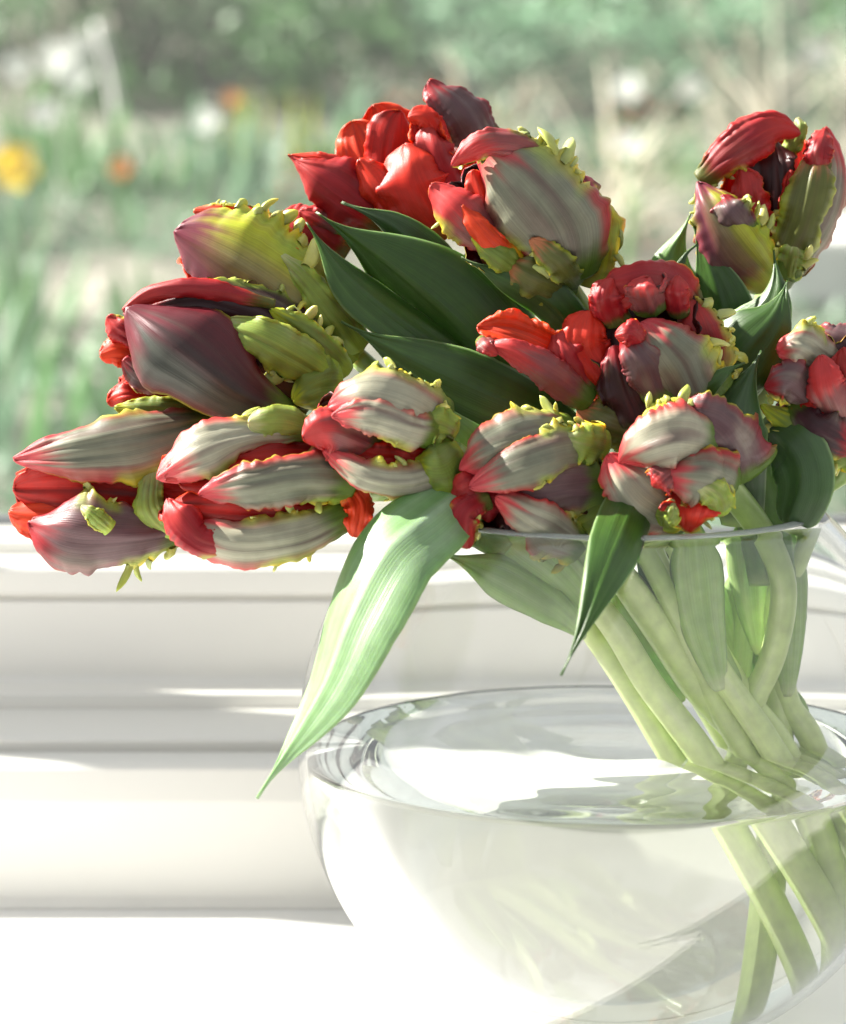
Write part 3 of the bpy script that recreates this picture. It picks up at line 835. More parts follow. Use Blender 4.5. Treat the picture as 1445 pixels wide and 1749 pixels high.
# F
F = tulip('wide open scarlet tulip standing tallest with glowing petals', (740, 430), 0)
petal(F, [(740, 410, -1), (680, 270, -1.8), (640, 178, -1.6)], [40, 66, 52], 'orange', 'rosy', dz=0, cup=-.5, jag=.1)
petal(F, [(790, 380, -1), (790, 270, -1.8), (770, 160, -1.4)], [40, 60, 40], 'orange', 'mauve', dz=0, cup=-.6)
petal(F, [(715, 405, -.4), (635, 300, -.7), (600, 205, -.9)], [34, 50, 38], 'orange', 'rosy', dz=0, cup=-.5, tipr=.25, jag=.1)
petal(F, [(715, 395, 0), (668, 280, .1), (688, 188, 0)], [34, 36, 30], 'red', 'red', dz=0, cup=.8, roll=-15)
petal(F, [(770, 320, .2), (730, 235, .5), (712, 195, .5)], [26, 26, 20], 'red', 'red', dz=0, cup=-.9)
petal(F, [(835, 262, -.6), (790, 190, .1), (735, 133, -.1)], [30, 42, 28], 'mauve', 'orange', dz=0, cup=1.1, curl=.6, roll=-18)
petal(F, [(760, 260, .3), (728, 205, .8), (697, 202, .7)], [16, 20, 14], 'redout', 'red', dz=0, cup=1.2)
petal(F, [(790, 360, .5), (748, 270, 1.1), (735, 205, .9)], [32, 32, 18], 'rosy', 'red', dz=0, cup=1.1)
petal(F, [(745, 415, .2), (660, 335, .9), (612, 272, .8)], [44, 38, 20], 'redout', 'red', dz=0, cup=.9, jag=.2)
petal(F, [(760, 410, .6), (705, 325, 1.4), (688, 243, 1.1)], [44, 52, 40], 'redout', 'red', dz=0, cup=.9, tipr=.18, jag=.12)
petal(F, [(660, 385, -.3), (570, 320, .5), (488, 264, .2)], [34, 46, 12], 'rosy', 'red', dz=.2, cup=1.0, tipr=.35, pointed=True, pleat=.2)
petal(F, [(640, 350, -.4), (570, 285, .1), (497, 264, 0)], [16, 18, 5], 'redout', 'red', dz=.2, cup=1.0, tipr=.3, pleat=.25, npl=28)
petal(F, [(590, 440, -.5), (530, 395, .2), (480, 367, .1)], [34, 34, 24], 'rosy', 'red', dz=0, cup=1.0)
petal(F, [(580, 400, -.5), (540, 375, .3), (510, 362, .3)], [20, 20, 14], 'pink', 'red', dz=.1, cup=1.0)
stem(F, [(745, 425, -.8), (830, 560, -1.2), (960, 740, -1), (1090, 880, -.4), (1150, 1000, -.6), (1230, 1150, -1), (1330, 1270, -1.6), (1420, 1450, -2.4)], .0044, .006)

# G
G = tulip('big grey green parrot tulip with pink rolled top, in front of the scarlet one', (965, 500), 3.5)
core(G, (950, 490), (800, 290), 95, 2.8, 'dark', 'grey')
petal(G, [(920, 475, -.2), (860, 385, .4), (820, 310, .3)], [44, 44, 28], 'dark', 'grey', dz=3.5, cup=.3)
petal(G, [(880, 430, .2), (830, 350, 1.0), (808, 290, 1.1)], [26, 28, 20], 'redout', 'red', dz=3.5, cup=1.0)
petal(G, [(880, 450, .4), (805, 380, 1.5), (735, 312, 1.3)], [32, 34, 24], 'pink', 'red', fr=[(-1, .5, .8, 4, .7)], dz=3.5, cup=1.1, curl=.5)
petal(G, [(890, 445, .9), (840, 410, 1.7), (790, 350, 1.7)], [14, 18, 10], 'orange', 'red', dz=3.5, cup=1.1, pleat=.2)
petal(G, [(890, 470, .6), (855, 440, 1.6), (805, 405, 1.4)], [18, 18, 10], 'green', 'olive', dz=3.5, cup=1.1, ruf=.25)
petal(G, [(1000, 490, -.2), (1015, 400, .7), (985, 300, .7)], [22, 36, 24], 'pinkgreen', 'red', fr=[(1, .3, .5, 3, 1.6), (-1, .6, .9, 4, 1.2)], dz=3.4, cup=1.1, roll=20)
petal(G, [(975, 485, .6), (950, 395, 2.0), (880, 305, 2.1), (812, 250, 1.2)], [44, 82, 72, 34], 'grey', 'red', fr=[(1, .45, .8, 13, 1.5), (-1, .3, .5, 6, 1.7)], dz=3.5, cup=[.9, 1.05, 1.0], curl=.4, tipr=.25, lump=.0015)
petal(G, [(945, 275, 1.4), (880, 245, 2.1), (820, 250, 2.2), (772, 285, 1.9)], [10, 18, 20, 15], 'pink', 'red', fr=[(1, .0, .4, 7, 1.3), (-1, .7, .98, 7, 1.0)], dz=3.4, cup=1.3, pleat=.2)
petal(G, [(985, 500, .2), (920, 475, 1.4), (860, 445, 1.2)], [26, 34, 24], 'olive', 'olive', fr=[(1, .1, .6, 6, 1.2)], dz=3.5, cup=1.1, ruf=.3, nr=4)
petal(G, [(985, 490, .4), (960, 455, 1.7), (905, 410, 1.9)], [20, 22, 14], 'olive', 'olive', fr=[(-1, .1, .9, 5, 1.5)], dz=3.6, cup=1.1, ruf=.3, nr=4)
stem(G, [(970, 490, 2.6), (1010, 560, 2), (1060, 720, 1.4), (1110, 900, 1.4), (1190, 1060, 1.4), (1270, 1190, 1), (1335, 1275, .6), (1420, 1440, 0)], .0042, .0064)

# H
H = tulip('upright parrot tulip standing apart, its cup open with red and yellow rolled rims', (1310, 480), 0)
core(H, (1310, 475), (1320, 235), 100, -.8, 'red', 'grey')
petal(H, [(1310, 440, -.3), (1315, 330, .2), (1312, 235, 0)], [30, 44, 40], 'dark', 'grey', dz=0, cup=-.4)
petal(H, [(1305, 425, .3), (1275, 345, .8), (1262, 285, .7)], [26, 34, 22], 'rosy', 'red', dz=0, cup=.8, roll=20)
petal(H, [(1320, 440, .2), (1345, 370, .6), (1352, 290, .5)], [14, 18, 14], 'red', 'red', dz=0, cup=.8)
petal(H, [(1195, 310, .2), (1255, 258, 1.0), (1320, 220, 1.0), (1368, 228, .6)], [18, 28, 28, 22], 'rosy', 'red', fr=[(1, .02, .35, 6, 1.0)], dz=0, cup=1.2, curl=.5, pleat=.3, npl=24)
petal(H, [(1345, 260, -.2), (1365, 225, .2), (1362, 200, .1)], [14, 14, 10], 'frill', 'red', dz=0, cup=1.0)
petal(H, [(1325, 485, .2), (1400, 385, .8), (1428, 290, .6), (1414, 212, .2)], [28, 40, 30, 20], 'pale', 'red', dz=0, cup=1.1, roll=-22)
petal(H, [(1325, 470, .6), (1368, 385, 1.5), (1388, 300, 1.5), (1392, 245, 1.0)], [26, 36, 34, 22], 'olive', 'red', fr=[(-1, .05, .45, 10, 1.3)], dz=0, cup=1.25, curl=.5, pleat=.35, npl=26)
petal(H, [(1400, 300, 1.2), (1398, 260, 1.5), (1410, 215, .9)], [16, 22, 18], 'rosy', 'red', dz=.1, cup=1.2)
petal(H, [(1320, 488, .5), (1260, 425, 1.7), (1212, 350, 1.5), (1188, 305, .8)], [34, 54, 44, 22], 'pinkgreen', 'red', fr=[(1, .3, .6, 7, 1.2), (-1, .7, .95, 5, .9)], dz=0, cup=1.15, curl=.4, swap=False, ruf=.15)
petal(H, [(1285, 400, 1.4), (1250, 365, 2.0), (1232, 328, 1.7)], [20, 30, 22], 'mauve', 'red', fr=[(1, .3, .7, 3, 1.3)], dz=0, cup=1.2)
petal(H, [(1345, 480, .4), (1352, 440, 1.2), (1358, 405, 1.2)], [18, 22, 16], 'frill', 'olive', fr=[(1, .1, .9, 6, 1.2), (-1, .3, .9, 4, 1.2)], dz=0, cup=1.1, ruf=.3)
stem(H, [(1312, 478, -1), (1300, 600, -1.2), (1285, 780, -.6), (1300, 900, -.4), (1322, 1010, -.4), (1328, 1120, -.4), (1330, 1230, -.6), (1340, 1400, -1)], .0046, .0066)

# I
I = tulip('dark crimson double tulip in the middle with lobed top and one petal flung out sideways', (1140, 720), 5)
core(I, (1140, 715), (1080, 510), 95, 4.4, 'dark', 'dmauve')
petal(I, [(1130, 680, -.2), (1085, 590, .3), (1070, 510, .1)], [50, 60, 46], 'dark', 'dmauve', dz=5, cup=.2)
petal(I, [(1210, 690, -.2), (1200, 600, .6), (1172, 505, .6)], [26, 36, 24], 'rosy', 'red', fr=[(1, .5, .95, 9, 1.2), (1, .1, .45, 6, 1.5)], dz=5, cup=1.1, roll=15)
petal(I, [(1195, 540, -.2), (1140, 492, 1.0), (1070, 488, 1.2), (1008, 522, .6)], [20, 34, 34, 24], 'rosy', 'dark', dz=5, cup=1.2, curl=.5, lump=.003, pleat=.2)
petal(I, [(1120, 540, .8), (1105, 495, 1.9), (1110, 468, 1.6)], [26, 32, 22], 'pink', 'dark', dz=5, cup=1.3)
petal(I, [(1160, 545, .6), (1155, 500, 1.5), (1158, 468, 1.3)], [14, 18, 16], 'rosy', 'dark', dz=5, cup=1.3)
petal(I, [(1050, 560, .5), (1035, 510, 1.4), (1048, 474, 1.2)], [20, 26, 20], 'rosy', 'dark', dz=5, cup=1.2)
petal(I, [(1060, 680, .2), (1000, 600, .9), (1008, 530, 1.0)], [32, 36, 30], 'redout', 'dark', dz=5, cup=.9, jag=.25, lump=.0025)
petal(I, [(1010, 670, .4), (968, 615, .9), (948, 565, .8)], [26, 30, 20], 'rosy', 'red', dz=5, cup=1.0)
petal(I, [(1000, 630, -.2), (900, 578, .3), (815, 555, .2)], [24, 34, 22], 'orange', 'rosy', dz=5, cup=-.7, pleat=.2, npl=28)
petal(I, [(1010, 690, .5), (940, 640, 1.3), (870, 600, 1.3), (828, 592, .9)], [18, 28, 20, 12], 'pink', 'red', dz=5, cup=1.1, roll=6)
petal(I, [(820, 575, .3), (830, 590, 1.0), (850, 605, 1.0)], [10, 12, 9], 'pink', 'red', dz=5, cup=1.2)
petal(I, [(1100, 740, .5), (1065, 660, 1.3), (1048, 590, 1.3)], [36, 36, 22], 'dmauve', 'dark', dz=5, cup=1.0)
petal(I, [(1190, 700, .8), (1155, 625, 2.0), (1095, 550, 2.0)], [54, 62, 36], 'grey', 'red', fr=[(1, .2, .5, 3, 1.1)], dz=5, cup=1.1, curl=.4, lump=.002)
petal(I, [(1130, 690, 1.3), (1100, 625, 2.2), (1062, 568, 2.1)], [26, 30, 20], 'mauve', 'red', dz=5, cup=1.1)
petal(I, [(1100, 590, 1.6), (1075, 570, 2.5), (1050, 572, 2.3)], [14, 18, 14], 'rosy', 'red', dz=5.1, cup=1.3)
petal(I, [(1100, 745, .2), (1040, 725, .8), (985, 700, .5)], [30, 36, 28], 'olive', 'dark', dz=5, cup=1.0, ruf=.3)
stem(I, [(1130, 720, 4), (1120, 800, 3.4), (1110, 920, 3), (1160, 1030, 2.6), (1230, 1150, 2.2), (1300, 1250, 1.6), (1390, 1400, .8), (1430, 1520, .2)], .0042, .006)

# J
J = tulip('round parrot tulip bud facing forwards, grey with a bright yellow crown and red mouth', (1180, 800), 8.5)
core(J, (1215, 790), (1090, 800), 95, 6.8, 'red', 'grey')
petal(J, [(1195, 810, .4), (1185, 865, 1.3), (1178, 912, 1.1)], [44, 42, 28], 'redout', 'red', fr=[(1, .75, .98, 5, 1.0), (-1, .75, .98, 5, 1.0)], dz=7.5, cup=.8)
petal(J, [(1150, 800, 1.6), (1128, 820, 2.5), (1112, 835, 2.2)], [20, 22, 16], 'pink', 'red', dz=7.5, cup=1.0)
petal(J, [(1255, 830, -.8), (1225, 750, .9), (1140, 712, 1.0)], [56, 62, 40], 'mauve', 'red', dz=7.5, cup=1.1, curl=.3)
petal(J, [(1180, 890, -.3), (1100, 850, 1.3), (1040, 772, 1.0)], [34, 50, 30], 'pale', 'red', dz=7.5, cup=1.15, curl=.4, fr=[(1, .1, .4, 3, .9)])
petal(J, [(1120, 880, .8), (1140, 880, 1.9), (1150, 850, 1.7)], [14, 18, 12], 'frill', 'red', dz=7.5, cup=1.2, pleat=.3)
petal(J, [(1250, 850, .1), (1210, 822, 2.0), (1140, 815, 2.2)], [44, 48, 30], 'grey', 'red', fr=[(-1, .1, .5, 9, 1.2)], dz=7.5, cup=1.1, curl=.5)
petal(J, [(1235, 880, .6), (1225, 850, 1.7), (1195, 830, 1.9)], [18, 22, 16], 'frill', 'olive', dz=7.7, cup=1.2, ruf=.3, fr=[(1, .2, .8, 4, 1.2)])
petal(J, [(1225, 765, .8), (1160, 752, 2.4), (1092, 772, 2.0), (1052, 800, 1.2)], [30, 46, 44, 26], 'pale', 'red', dz=7.5, cup=1.2)
petal(J, [(1195, 725, .8), (1150, 708, 1.7), (1098, 718, 1.7)], [14, 20, 14], 'yellow', 'red', fr=[(1, .1, .9, 9, 1.3)], dz=7.5, cup=1.3, pleat=.2)
stem(J, [(1215, 800, 6), (1258, 850, 5), (1310, 925, 3.4), (1338, 1010, 2.4), (1320, 1120, 1.4), (1285, 1200, 1), (1262, 1300, .6), (1240, 1480, 0), (1215, 1680, 0)], .0052, .006)

# K
K = tulip('grey green parrot tulip hanging sideways over the bowl mouth, red frills underneath', (1020, 810), 7)
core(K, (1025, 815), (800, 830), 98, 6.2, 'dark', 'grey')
petal(K, [(1010, 870, -.2), (930, 870, .5), (830, 860, .3)], [46, 48, 34], 'dark', 'grey', dz=7, cup=.3)
petal(K, [(1035, 780, -.6), (1020, 860, .6), (960, 900, .5)], [46, 56, 34], 'green', 'red', dz=6.6, cup=1.0, ruf=.3, jag=.3)
petal(K, [(880, 850, .2), (810, 842, .9), (776, 868, .8)], [36, 34, 22], 'rosy', 'red', dz=7, cup=1.1)
petal(K, [(1030, 820, .3), (940, 830, 1.3), (850, 850, 1.0)], [40, 48, 26], 'mauve', 'red', fr=[(-1, .1, .4, 3, 1.2)], dz=7, cup=1.0)
petal(K, [(835, 845, .9), (792, 880, 1.5), (800, 938, 1.2)], [20, 24, 18], 'rosy', 'red', fr=[(1, .5, .98, 6, 1.0), (-1, .6, .98, 5, 1.1)], dz=7, cup=1.2, pleat=.35, npl=28)
petal(K, [(1000, 940, .2), (930, 905, 1.7), (845, 850, 1.5)], [26, 40, 20], 'pale', 'rosy', fr=[(-1, .02, .35, 7, 1.5), (1, .1, .3, 3, 1.0)], dz=7, cup=1.1, roll=6)
petal(K, [(985, 735, -.3), (915, 745, 1.3), (835, 772, 1.7), (778, 805, 1.0)], [26, 40, 42, 30], 'grey', 'red', fr=[(1, .05, .4, 6, 1.6)], dz=7, cup=1.15, curl=.4, roll=-6)
petal(K, [(1015, 765, .3), (940, 780, 1.9), (860, 808, 2.2), (800, 832, 1.7)], [30, 34, 32, 18], 'grey', 'red', fr=[(1, .05, .35, 9, 1.6), (-1, .3, .5, 2, 1.6)], dz=7, cup=1.2, curl=.4)
petal(K, [(1040, 770, -.2), (1005, 760, 1.2), (960, 750, 1.4)], [26, 28, 16], 'frill', 'olive', fr=[(-1, .1, .9, 6, 1.5), (1, .1, .9, 5, 1.3)], dz=6.8, cup=1.1, ruf=.3)
stem(K, [(1015, 815, 5.4), (1060, 880, 4.6), (1110, 960, 3.6), (1170, 1080, 2.4), (1225, 1200, 1.4), (1275, 1290, .8), (1320, 1420, .4), (1340, 1560, 0), (1350, 1720, 0)], .0044, .0062)

# L
LL = tulip('mauve and orange parrot tulip with yellow green frill below, over the shortest broad leaf', (1430, 690), 4)
core(LL, (1470, 700), (1350, 650), 105, 3.2, 'dark', 'grey')
petal(LL, [(1470, 650, -.4), (1430, 595, .5), (1375, 572, .2)], [44, 46, 32], 'mauve', 'red', dz=4, cup=1.1)
petal(LL, [(1430, 640, .2), (1372, 595, 1.7), (1325, 598, 1.4)], [36, 40, 28], 'pale', 'red', fr=[(1, .4, .8, 4, 1.1)], dz=4, cup=1.2, curl=.3)
petal(LL, [(1450, 770, .1), (1395, 710, 1.1), (1365, 660, 1.0)], [40, 44, 30], 'red', 'dark', dz=4, cup=.8)
petal(LL, [(1400, 700, .4), (1348, 655, 1.9), (1305, 662, 1.6)], [28, 36, 26], 'mauve', 'red', fr=[(-1, .6, .95, 4, .9)], dz=4, cup=1.2, curl=.3)
petal(LL, [(1450, 740, .6), (1415, 670, 1.9), (1402, 606, 1.9)], [30, 34, 24], 'pink', 'red', dz=4, cup=1.2)
petal(LL, [(1500, 690, 0), (1460, 640, 1.4), (1440, 590, 1.2)], [40, 42, 26], 'rosy', 'red', dz=4, cup=1.2)
petal(LL, [(1350, 690, .7), (1400, 735, 1.7), (1460, 770, 1.4)], [20, 32, 28], 'dmauve', 'dark', fr=[(1, .1, .9, 6, 1.1)], dz=4, cup=1.1, pleat=.2)
petal(LL, [(1500, 790, -.2), (1420, 760, 1.1), (1300, 690, .7)], [26, 28, 16], 'green', 'olive', fr=[(-1, .0, .9, 14, 1.4)], dz=4, cup=1.1, ruf=.35, nr=5)
stem(LL, [(1470, 720, 3), (1440, 800, 2.4), (1385, 900, 1.4), (1345, 1010, .6), (1335, 1120, 0), (1345, 1200, -.4), (1385, 1260, -.6), (1440, 1400, -1)], .0044, .006)

# ------------------------------------------------------------------ leaves
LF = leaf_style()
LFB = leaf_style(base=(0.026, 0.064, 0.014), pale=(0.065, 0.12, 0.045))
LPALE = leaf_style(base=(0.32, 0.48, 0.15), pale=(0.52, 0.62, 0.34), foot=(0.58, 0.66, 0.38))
LDROOP = leaf_style(base=(0.13, 0.25, 0.085), pale=(0.27, 0.36, 0.24))  # paler leaf copy: sunlit gloss of the drooping leaf put into colour
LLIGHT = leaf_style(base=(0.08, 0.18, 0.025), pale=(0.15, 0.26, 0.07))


def leaf(t, pts, w, front=LF, back=LFB, **kw):
    for k, v in dict(cup=.5, crease=.35, pointed=True, tipr=.5, thick=.0006, ruf=.06, nr=1.5, jag=.03, lump=.0012, nu=20, nv=44, ridge=.0002).items(): kw.setdefault(k, v)
    o, g_, n_, sg = blade('leaf', pts, w, M['leaf'], front, back, t, **kw)
    return o


# drooping front leaf, hanging over the bowl's shoulder
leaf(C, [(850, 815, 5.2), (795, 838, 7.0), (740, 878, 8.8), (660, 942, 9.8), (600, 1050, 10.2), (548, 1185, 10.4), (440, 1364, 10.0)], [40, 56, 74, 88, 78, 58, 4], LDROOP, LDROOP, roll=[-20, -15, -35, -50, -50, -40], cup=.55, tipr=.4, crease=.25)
# narrow dark leaf
leaf(K, [(1120, 770, 5.0), (1092, 840, 7.6), (1066, 905, 10.2), (1032, 985, 12.2), (997, 1070, 13.2), (958, 1154, 13.6)], [36, 40, 45, 42, 30, 3], roll=[10, 15, 10, 5], cup=.8, tipr=.5)
# broad pair in the middle
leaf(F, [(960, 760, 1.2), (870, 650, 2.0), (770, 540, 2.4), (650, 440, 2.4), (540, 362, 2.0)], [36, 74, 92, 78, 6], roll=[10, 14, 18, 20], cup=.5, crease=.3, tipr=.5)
leaf(F, [(860, 680, 1.6), (770, 610, 2.4), (680, 545, 2.9), (590, 470, 2.9), (523, 380, 2.6)], [20, 40, 44, 48, 4], LF, LFB, roll=[-20, -20, -30, -30], cup=.5, tipr=.5)
leaf(F, [(800, 560, .6), (740, 460, 1.4), (670, 385, 1.7), (583, 346, 1.4)], [40, 44, 38, 4], LFB, LFB, roll=[10, 15, 20], tipr=.6)
leaf(D, [(960, 720, .4), (880, 610, 1.2), (780, 480, 1.2), (690, 380, .6)], [50, 72, 66, 6], LF, LF, roll=[-10, -10, -5], tipr=.5)
leaf(I, [(1010, 760, 2.5), (920, 710, 3.4), (820, 665, 3.8), (700, 610, 3.8), (582, 549, 3.4)], [30, 52, 60, 52, 4], roll=[-14, -10, -6], cup=.5, crease=.2, tipr=.55)
leaf(G, [(1030, 620, 2.6), (985, 570, 3.8), (930, 510, 4.4), (860, 475, 4.6), (788, 440, 4.2)], [26, 34, 36, 32, 4], roll=[25, 20, 10, 0], cup=.7, tipr=.5)
leaf(K, [(900, 880, 4.5), (830, 800, 5.2), (770, 730, 5.4), (725, 650, 5.0)], [40, 44, 38, 4], LLIGHT, LFB, tipr=.5)
leaf(C, [(880, 930, 5.8), (800, 870, 6.4), (740, 840, 6.4), (690, 850, 6)], [40, 48, 30, 4], LLIGHT, LFB, tipr=.5)
# right side
leaf(H, [(1215, 680, 0), (1180, 560, -.2), (1150, 460, -.2), (1180, 362, -.6)], [36, 62, 56, 5], LLIGHT, LLIGHT, roll=[-10, -14, -20], tipr=.5)
leaf(H, [(1275, 700, .5), (1252, 600, 1.1), (1222, 490, 1.3), (1180, 375, .9)], [40, 50, 48, 4], LF, LF, roll=[8, 10, 14], tipr=.5)
leaf(H, [(1195, 560, 1), (1160, 480, 1.9), (1168, 440, 2.1), (1190, 418, 2)], [14, 16, 12, 3], LFB, LFB, tipr=.5)
leaf(H, [(1220, 720, 2), (1265, 610, 2.6), (1322, 515, 2.8), (1322, 428, 2.0)], [40, 62, 44, 4], LF, LFB, roll=[-5, 0, 10], cup=.8, tipr=.5)
leaf(H, [(1215, 700, 2.6), (1255, 620, 3.3), (1320, 540, 3.4), (1345, 480, 2.6)], [34, 66, 52, 10], LF, LF, roll=[0, 4, 10], cup=.8, tipr=.45)
leaf(J, [(1270, 900, 3.8), (1258, 800, 5.2), (1252, 710, 5.4), (1300, 600, 4.4)], [36, 50, 56, 8], LFB, LF, roll=[0, 4, 8], cup=.7, tipr=.5)
leaf(J, [(1165, 720, 4.8), (1200, 670, 6), (1240, 635, 6.2), (1272, 620, 5.6)], [10, 18, 14, 3], LF, LFB, tipr=.5)
leaf(LL, [(1320, 1000, 2.4), (1300, 870, 3.4), (1300, 790, 4.4), (1340, 730, 4.4)], [40, 42, 36, 10], LLIGHT, LFB, tipr=.5)
leaf(LL, [(1300, 720, 4), (1350, 770, 5.6), (1368, 830, 6), (1345, 900, 5.6)], [24, 52, 50, 36], LFB, LFB, roll=[-14, -18, -20], cup=.7, tipr=.12, pointed=False)
# pale leaf bases inside the mouth of the bowl
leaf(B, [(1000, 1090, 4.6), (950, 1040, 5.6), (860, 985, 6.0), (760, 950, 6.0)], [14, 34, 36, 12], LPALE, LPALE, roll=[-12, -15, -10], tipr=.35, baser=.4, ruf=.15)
leaf(B, [(1020, 1060, 4), (960, 990, 5.4), (880, 930, 5.8), (800, 880, 5.4)], [26, 40, 46, 18], LPALE, LPALE, roll=[8, 5, 0], tipr=.4, baser=.4)
leaf(A, [(1050, 1010, 3.5), (990, 950, 4.6), (950, 900, 4.6), (920, 860, 4)], [30, 40, 36, 16], LPALE, LLIGHT, tipr=.4, baser=.4)
leaf(I, [(1230, 1180, 2.6), (1200, 1070, 3.4), (1185, 960, 3.8), (1180, 870, 3.8)], [24, 36, 44, 34], LPALE, LPALE, roll=[0, 5, 10], tipr=.3, baser=.4, cup=.8)
leaf(E, [(1230, 1140, .6), (1160, 1040, 1.6), (1110, 950, 2), (1080, 880, 1.6)], [26, 36, 36, 14], LLIGHT, LF, tipr=.4, baser=.4)
leaf(H, [(1300, 1120, .2), (1300, 1010, 1.2), (1290, 920, 2), (1280, 850, 2.2)], [26, 46, 50, 30], LPALE, LLIGHT, roll=[0, -6, -10], tipr=.3, baser=.4, cup=.8)
leaf(LL, [(1345, 1190, .2), (1340, 1080, 1), (1335, 980, 1.4), (1350, 890, 1.6)], [22, 34, 44, 30], LPALE, LPALE, tipr=.3, baser=.4, cup=.9)
leaf(G, [(1260, 1220, -1.4), (1255, 1120, -1.6), (1262, 1030, -1.6), (1270, 940, -1.2)], [20, 32, 34, 20], LPALE, LPALE, tipr=.3, baser=.4, cup=.9)
leaf(LL, [(1340, 1170, -1), (1360, 1210, -1), (1378, 1250, -1.2)], [14, 20, 14], LPALE, LPALE, tipr=.3, baser=.4)
for t_, p_, w_ in ((D, [(1165, 1200, .6), (1110, 1110, 1.4), (1065, 1030, 2.2), (1035, 960, 2.6)], [22, 30, 30, 18]), (K, [(1290, 1260, 1.2), (1235, 1160, 2), (1180, 1060, 2.6), (1150, 960, 3)], [22, 30, 34, 20]),
                   (C, [(1240, 1250, -.4), (1190, 1150, .2), (1150, 1050, .6), (1130, 950, 1)], [20, 30, 34, 22]), (F, [(1300, 1240, -1.6), (1250, 1130, -1.6), (1215, 1020, -1.4), (1200, 930, -1)], [22, 34, 36, 24]), (H, [(1335, 1220, -1.6), (1310, 1110, -1.8), (1300, 1010, -1.8), (1300, 930, -1.4)], [22, 32, 34, 22])):
    leaf(t_, p_, w_, LPALE, LPALE, tipr=.4, baser=.4, cup=1.3, crease=0)
# FLOWERS-END

# GARDEN-BEGIN
# ------------------------------------------------------------------ garden outside the pane
def gz(d, x=0.0):
    """height of the garden ground at horizontal distance d from the camera"""
    if d < 3: z = -0.36 - 0.02 * (3 - d)
    elif d < 8: z = lerp(-0.36, 0.27, ((d - 3) / 5) ** 1.15)
    elif d < 10.5: z = lerp(0.27, 0.95, (d - 8) / 2.5)
    else: z = 0.95 + 0.05 * (d - 10.5)
    return z + 0.035 * noise.noise(Vector((x * 1.3, d * 1.3, 0))) + 0.012 * noise.noise(Vector((x * 5, d * 5, 3)))


def ground_hit(px, py):
    dr = FWD + (px - CX) / FPX * RT - (py - CY) / FPX * UP
    d = 2.0
    while d < 30:
        q = CAM + dr * (d / dr.y)
        if q.z <= gz(d, q.x): return Vector((q.x, q.y, gz(d, q.x)))
        d += 0.01
    return CAM + dr * 20


gv, gf = [], []
NX, NY = 90, 150
for j in range(NY + 1):
    d = 1.9 + 20 * (j / NY) ** 1.6
    for i in range(NX + 1):
        x = -7 + 14 * i / NX
        gv.append((x, CYW + d, gz(d, x)))
for j in range(NY):
    for i in range(NX):
        a = j * (NX + 1) + i
        gf.append((a, a + 1, a + NX + 2, a + NX + 1))
m, nt, b, out = new_mat('garden_soil'); M['soil'] = m
tc = nd(nt, 'ShaderNodeTexCoord')
n1 = nd(nt, 'ShaderNodeTexNoise'); n1.inputs['Scale'].default_value = 2.2; n1.inputs['Detail'].default_value = 8
n2 = nd(nt, 'ShaderNodeTexNoise'); n2.inputs['Scale'].default_value = 14; n2.inputs['Detail'].default_value = 6
rp_ = nd(nt, 'ShaderNodeValToRGB')
e = rp_.color_ramp.elements
e[0].position = .36; e[0].color = (.10, .098, .075, 1); e[1].position = .66; e[1].color = (.30, .275, .23, 1)
q = rp_.color_ramp.elements.new(.5); q.color = (.18, .172, .135, 1)
mxn = nd(nt, 'ShaderNodeMix', data_type='RGBA', blend_type='MULTIPLY'); mxn.inputs[0].default_value = .7
r2 = nd(nt, 'ShaderNodeValToRGB'); r2.color_ramp.elements[0].position = .35; r2.color_ramp.elements[0].color = (.45, .45, .45, 1); r2.color_ramp.elements[1].position = .65; r2.color_ramp.elements[1].color = (1, 1, 1, 1)
for n_ in (n1, n2): nt.links.new(tc.outputs['Object'], n_.inputs['Vector'])
nt.links.new(n1.outputs['Fac'], rp_.inputs[0]); nt.links.new(n2.outputs['Fac'], r2.inputs[0])
nt.links.new(rp_.outputs[0], mxn.inputs[6]); nt.links.new(r2.outputs[0], mxn.inputs[7]); nt.links.new(mxn.outputs[2], b.inputs['Base Color'])
b.inputs['Roughness'].default_value = .95
bp = nd(nt, 'ShaderNodeBump'); bp.inputs['Distance'].default_value = .03; bp.inputs['Strength'].default_value = .8
nt.links.new(n2.outputs['Fac'], bp.inputs['Height']); nt.links.new(bp.outputs[0], b.inputs['Normal'])
go = link('garden_ground', mesh_from('garden_ground', gv, gf), M['soil'])
tag(go, 'bare brown garden soil rising beyond the window', 'ground', kind='structure')


def thin(name, col, rough=.5, tr=.35):
    m, nt, b, out = new_mat(name)
    oi = nd(nt, 'ShaderNodeObjectInfo')
    hs = nd(nt, 'ShaderNodeHueSaturation'); hs.inputs['Color'].default_value = col + (1,)
    mr = nd(nt, 'ShaderNodeMapRange'); mr.inputs['To Min'].default_value = .7; mr.inputs['To Max'].default_value = 1.3
    nt.links.new(oi.outputs['Random'], mr.inputs[0]); nt.links.new(mr.outputs[0], hs.inputs['Value'])
    nt.links.new(hs.outputs[0], b.inputs['Base Color'])
    b.inputs['Roughness'].default_value = rough
    t_ = nd(nt, 'ShaderNodeBsdfTranslucent'); nt.links.new(hs.outputs[0], t_.inputs['Color'])
    mx = nd(nt, 'ShaderNodeMixShader'); mx.inputs[0].default_value = tr
    nt.links.new(b.outputs[0], mx.inputs[1]); nt.links.new(t_.outputs[0], mx.inputs[2]); nt.links.new(mx.outputs[0], out.inputs['Surface'])
    return m


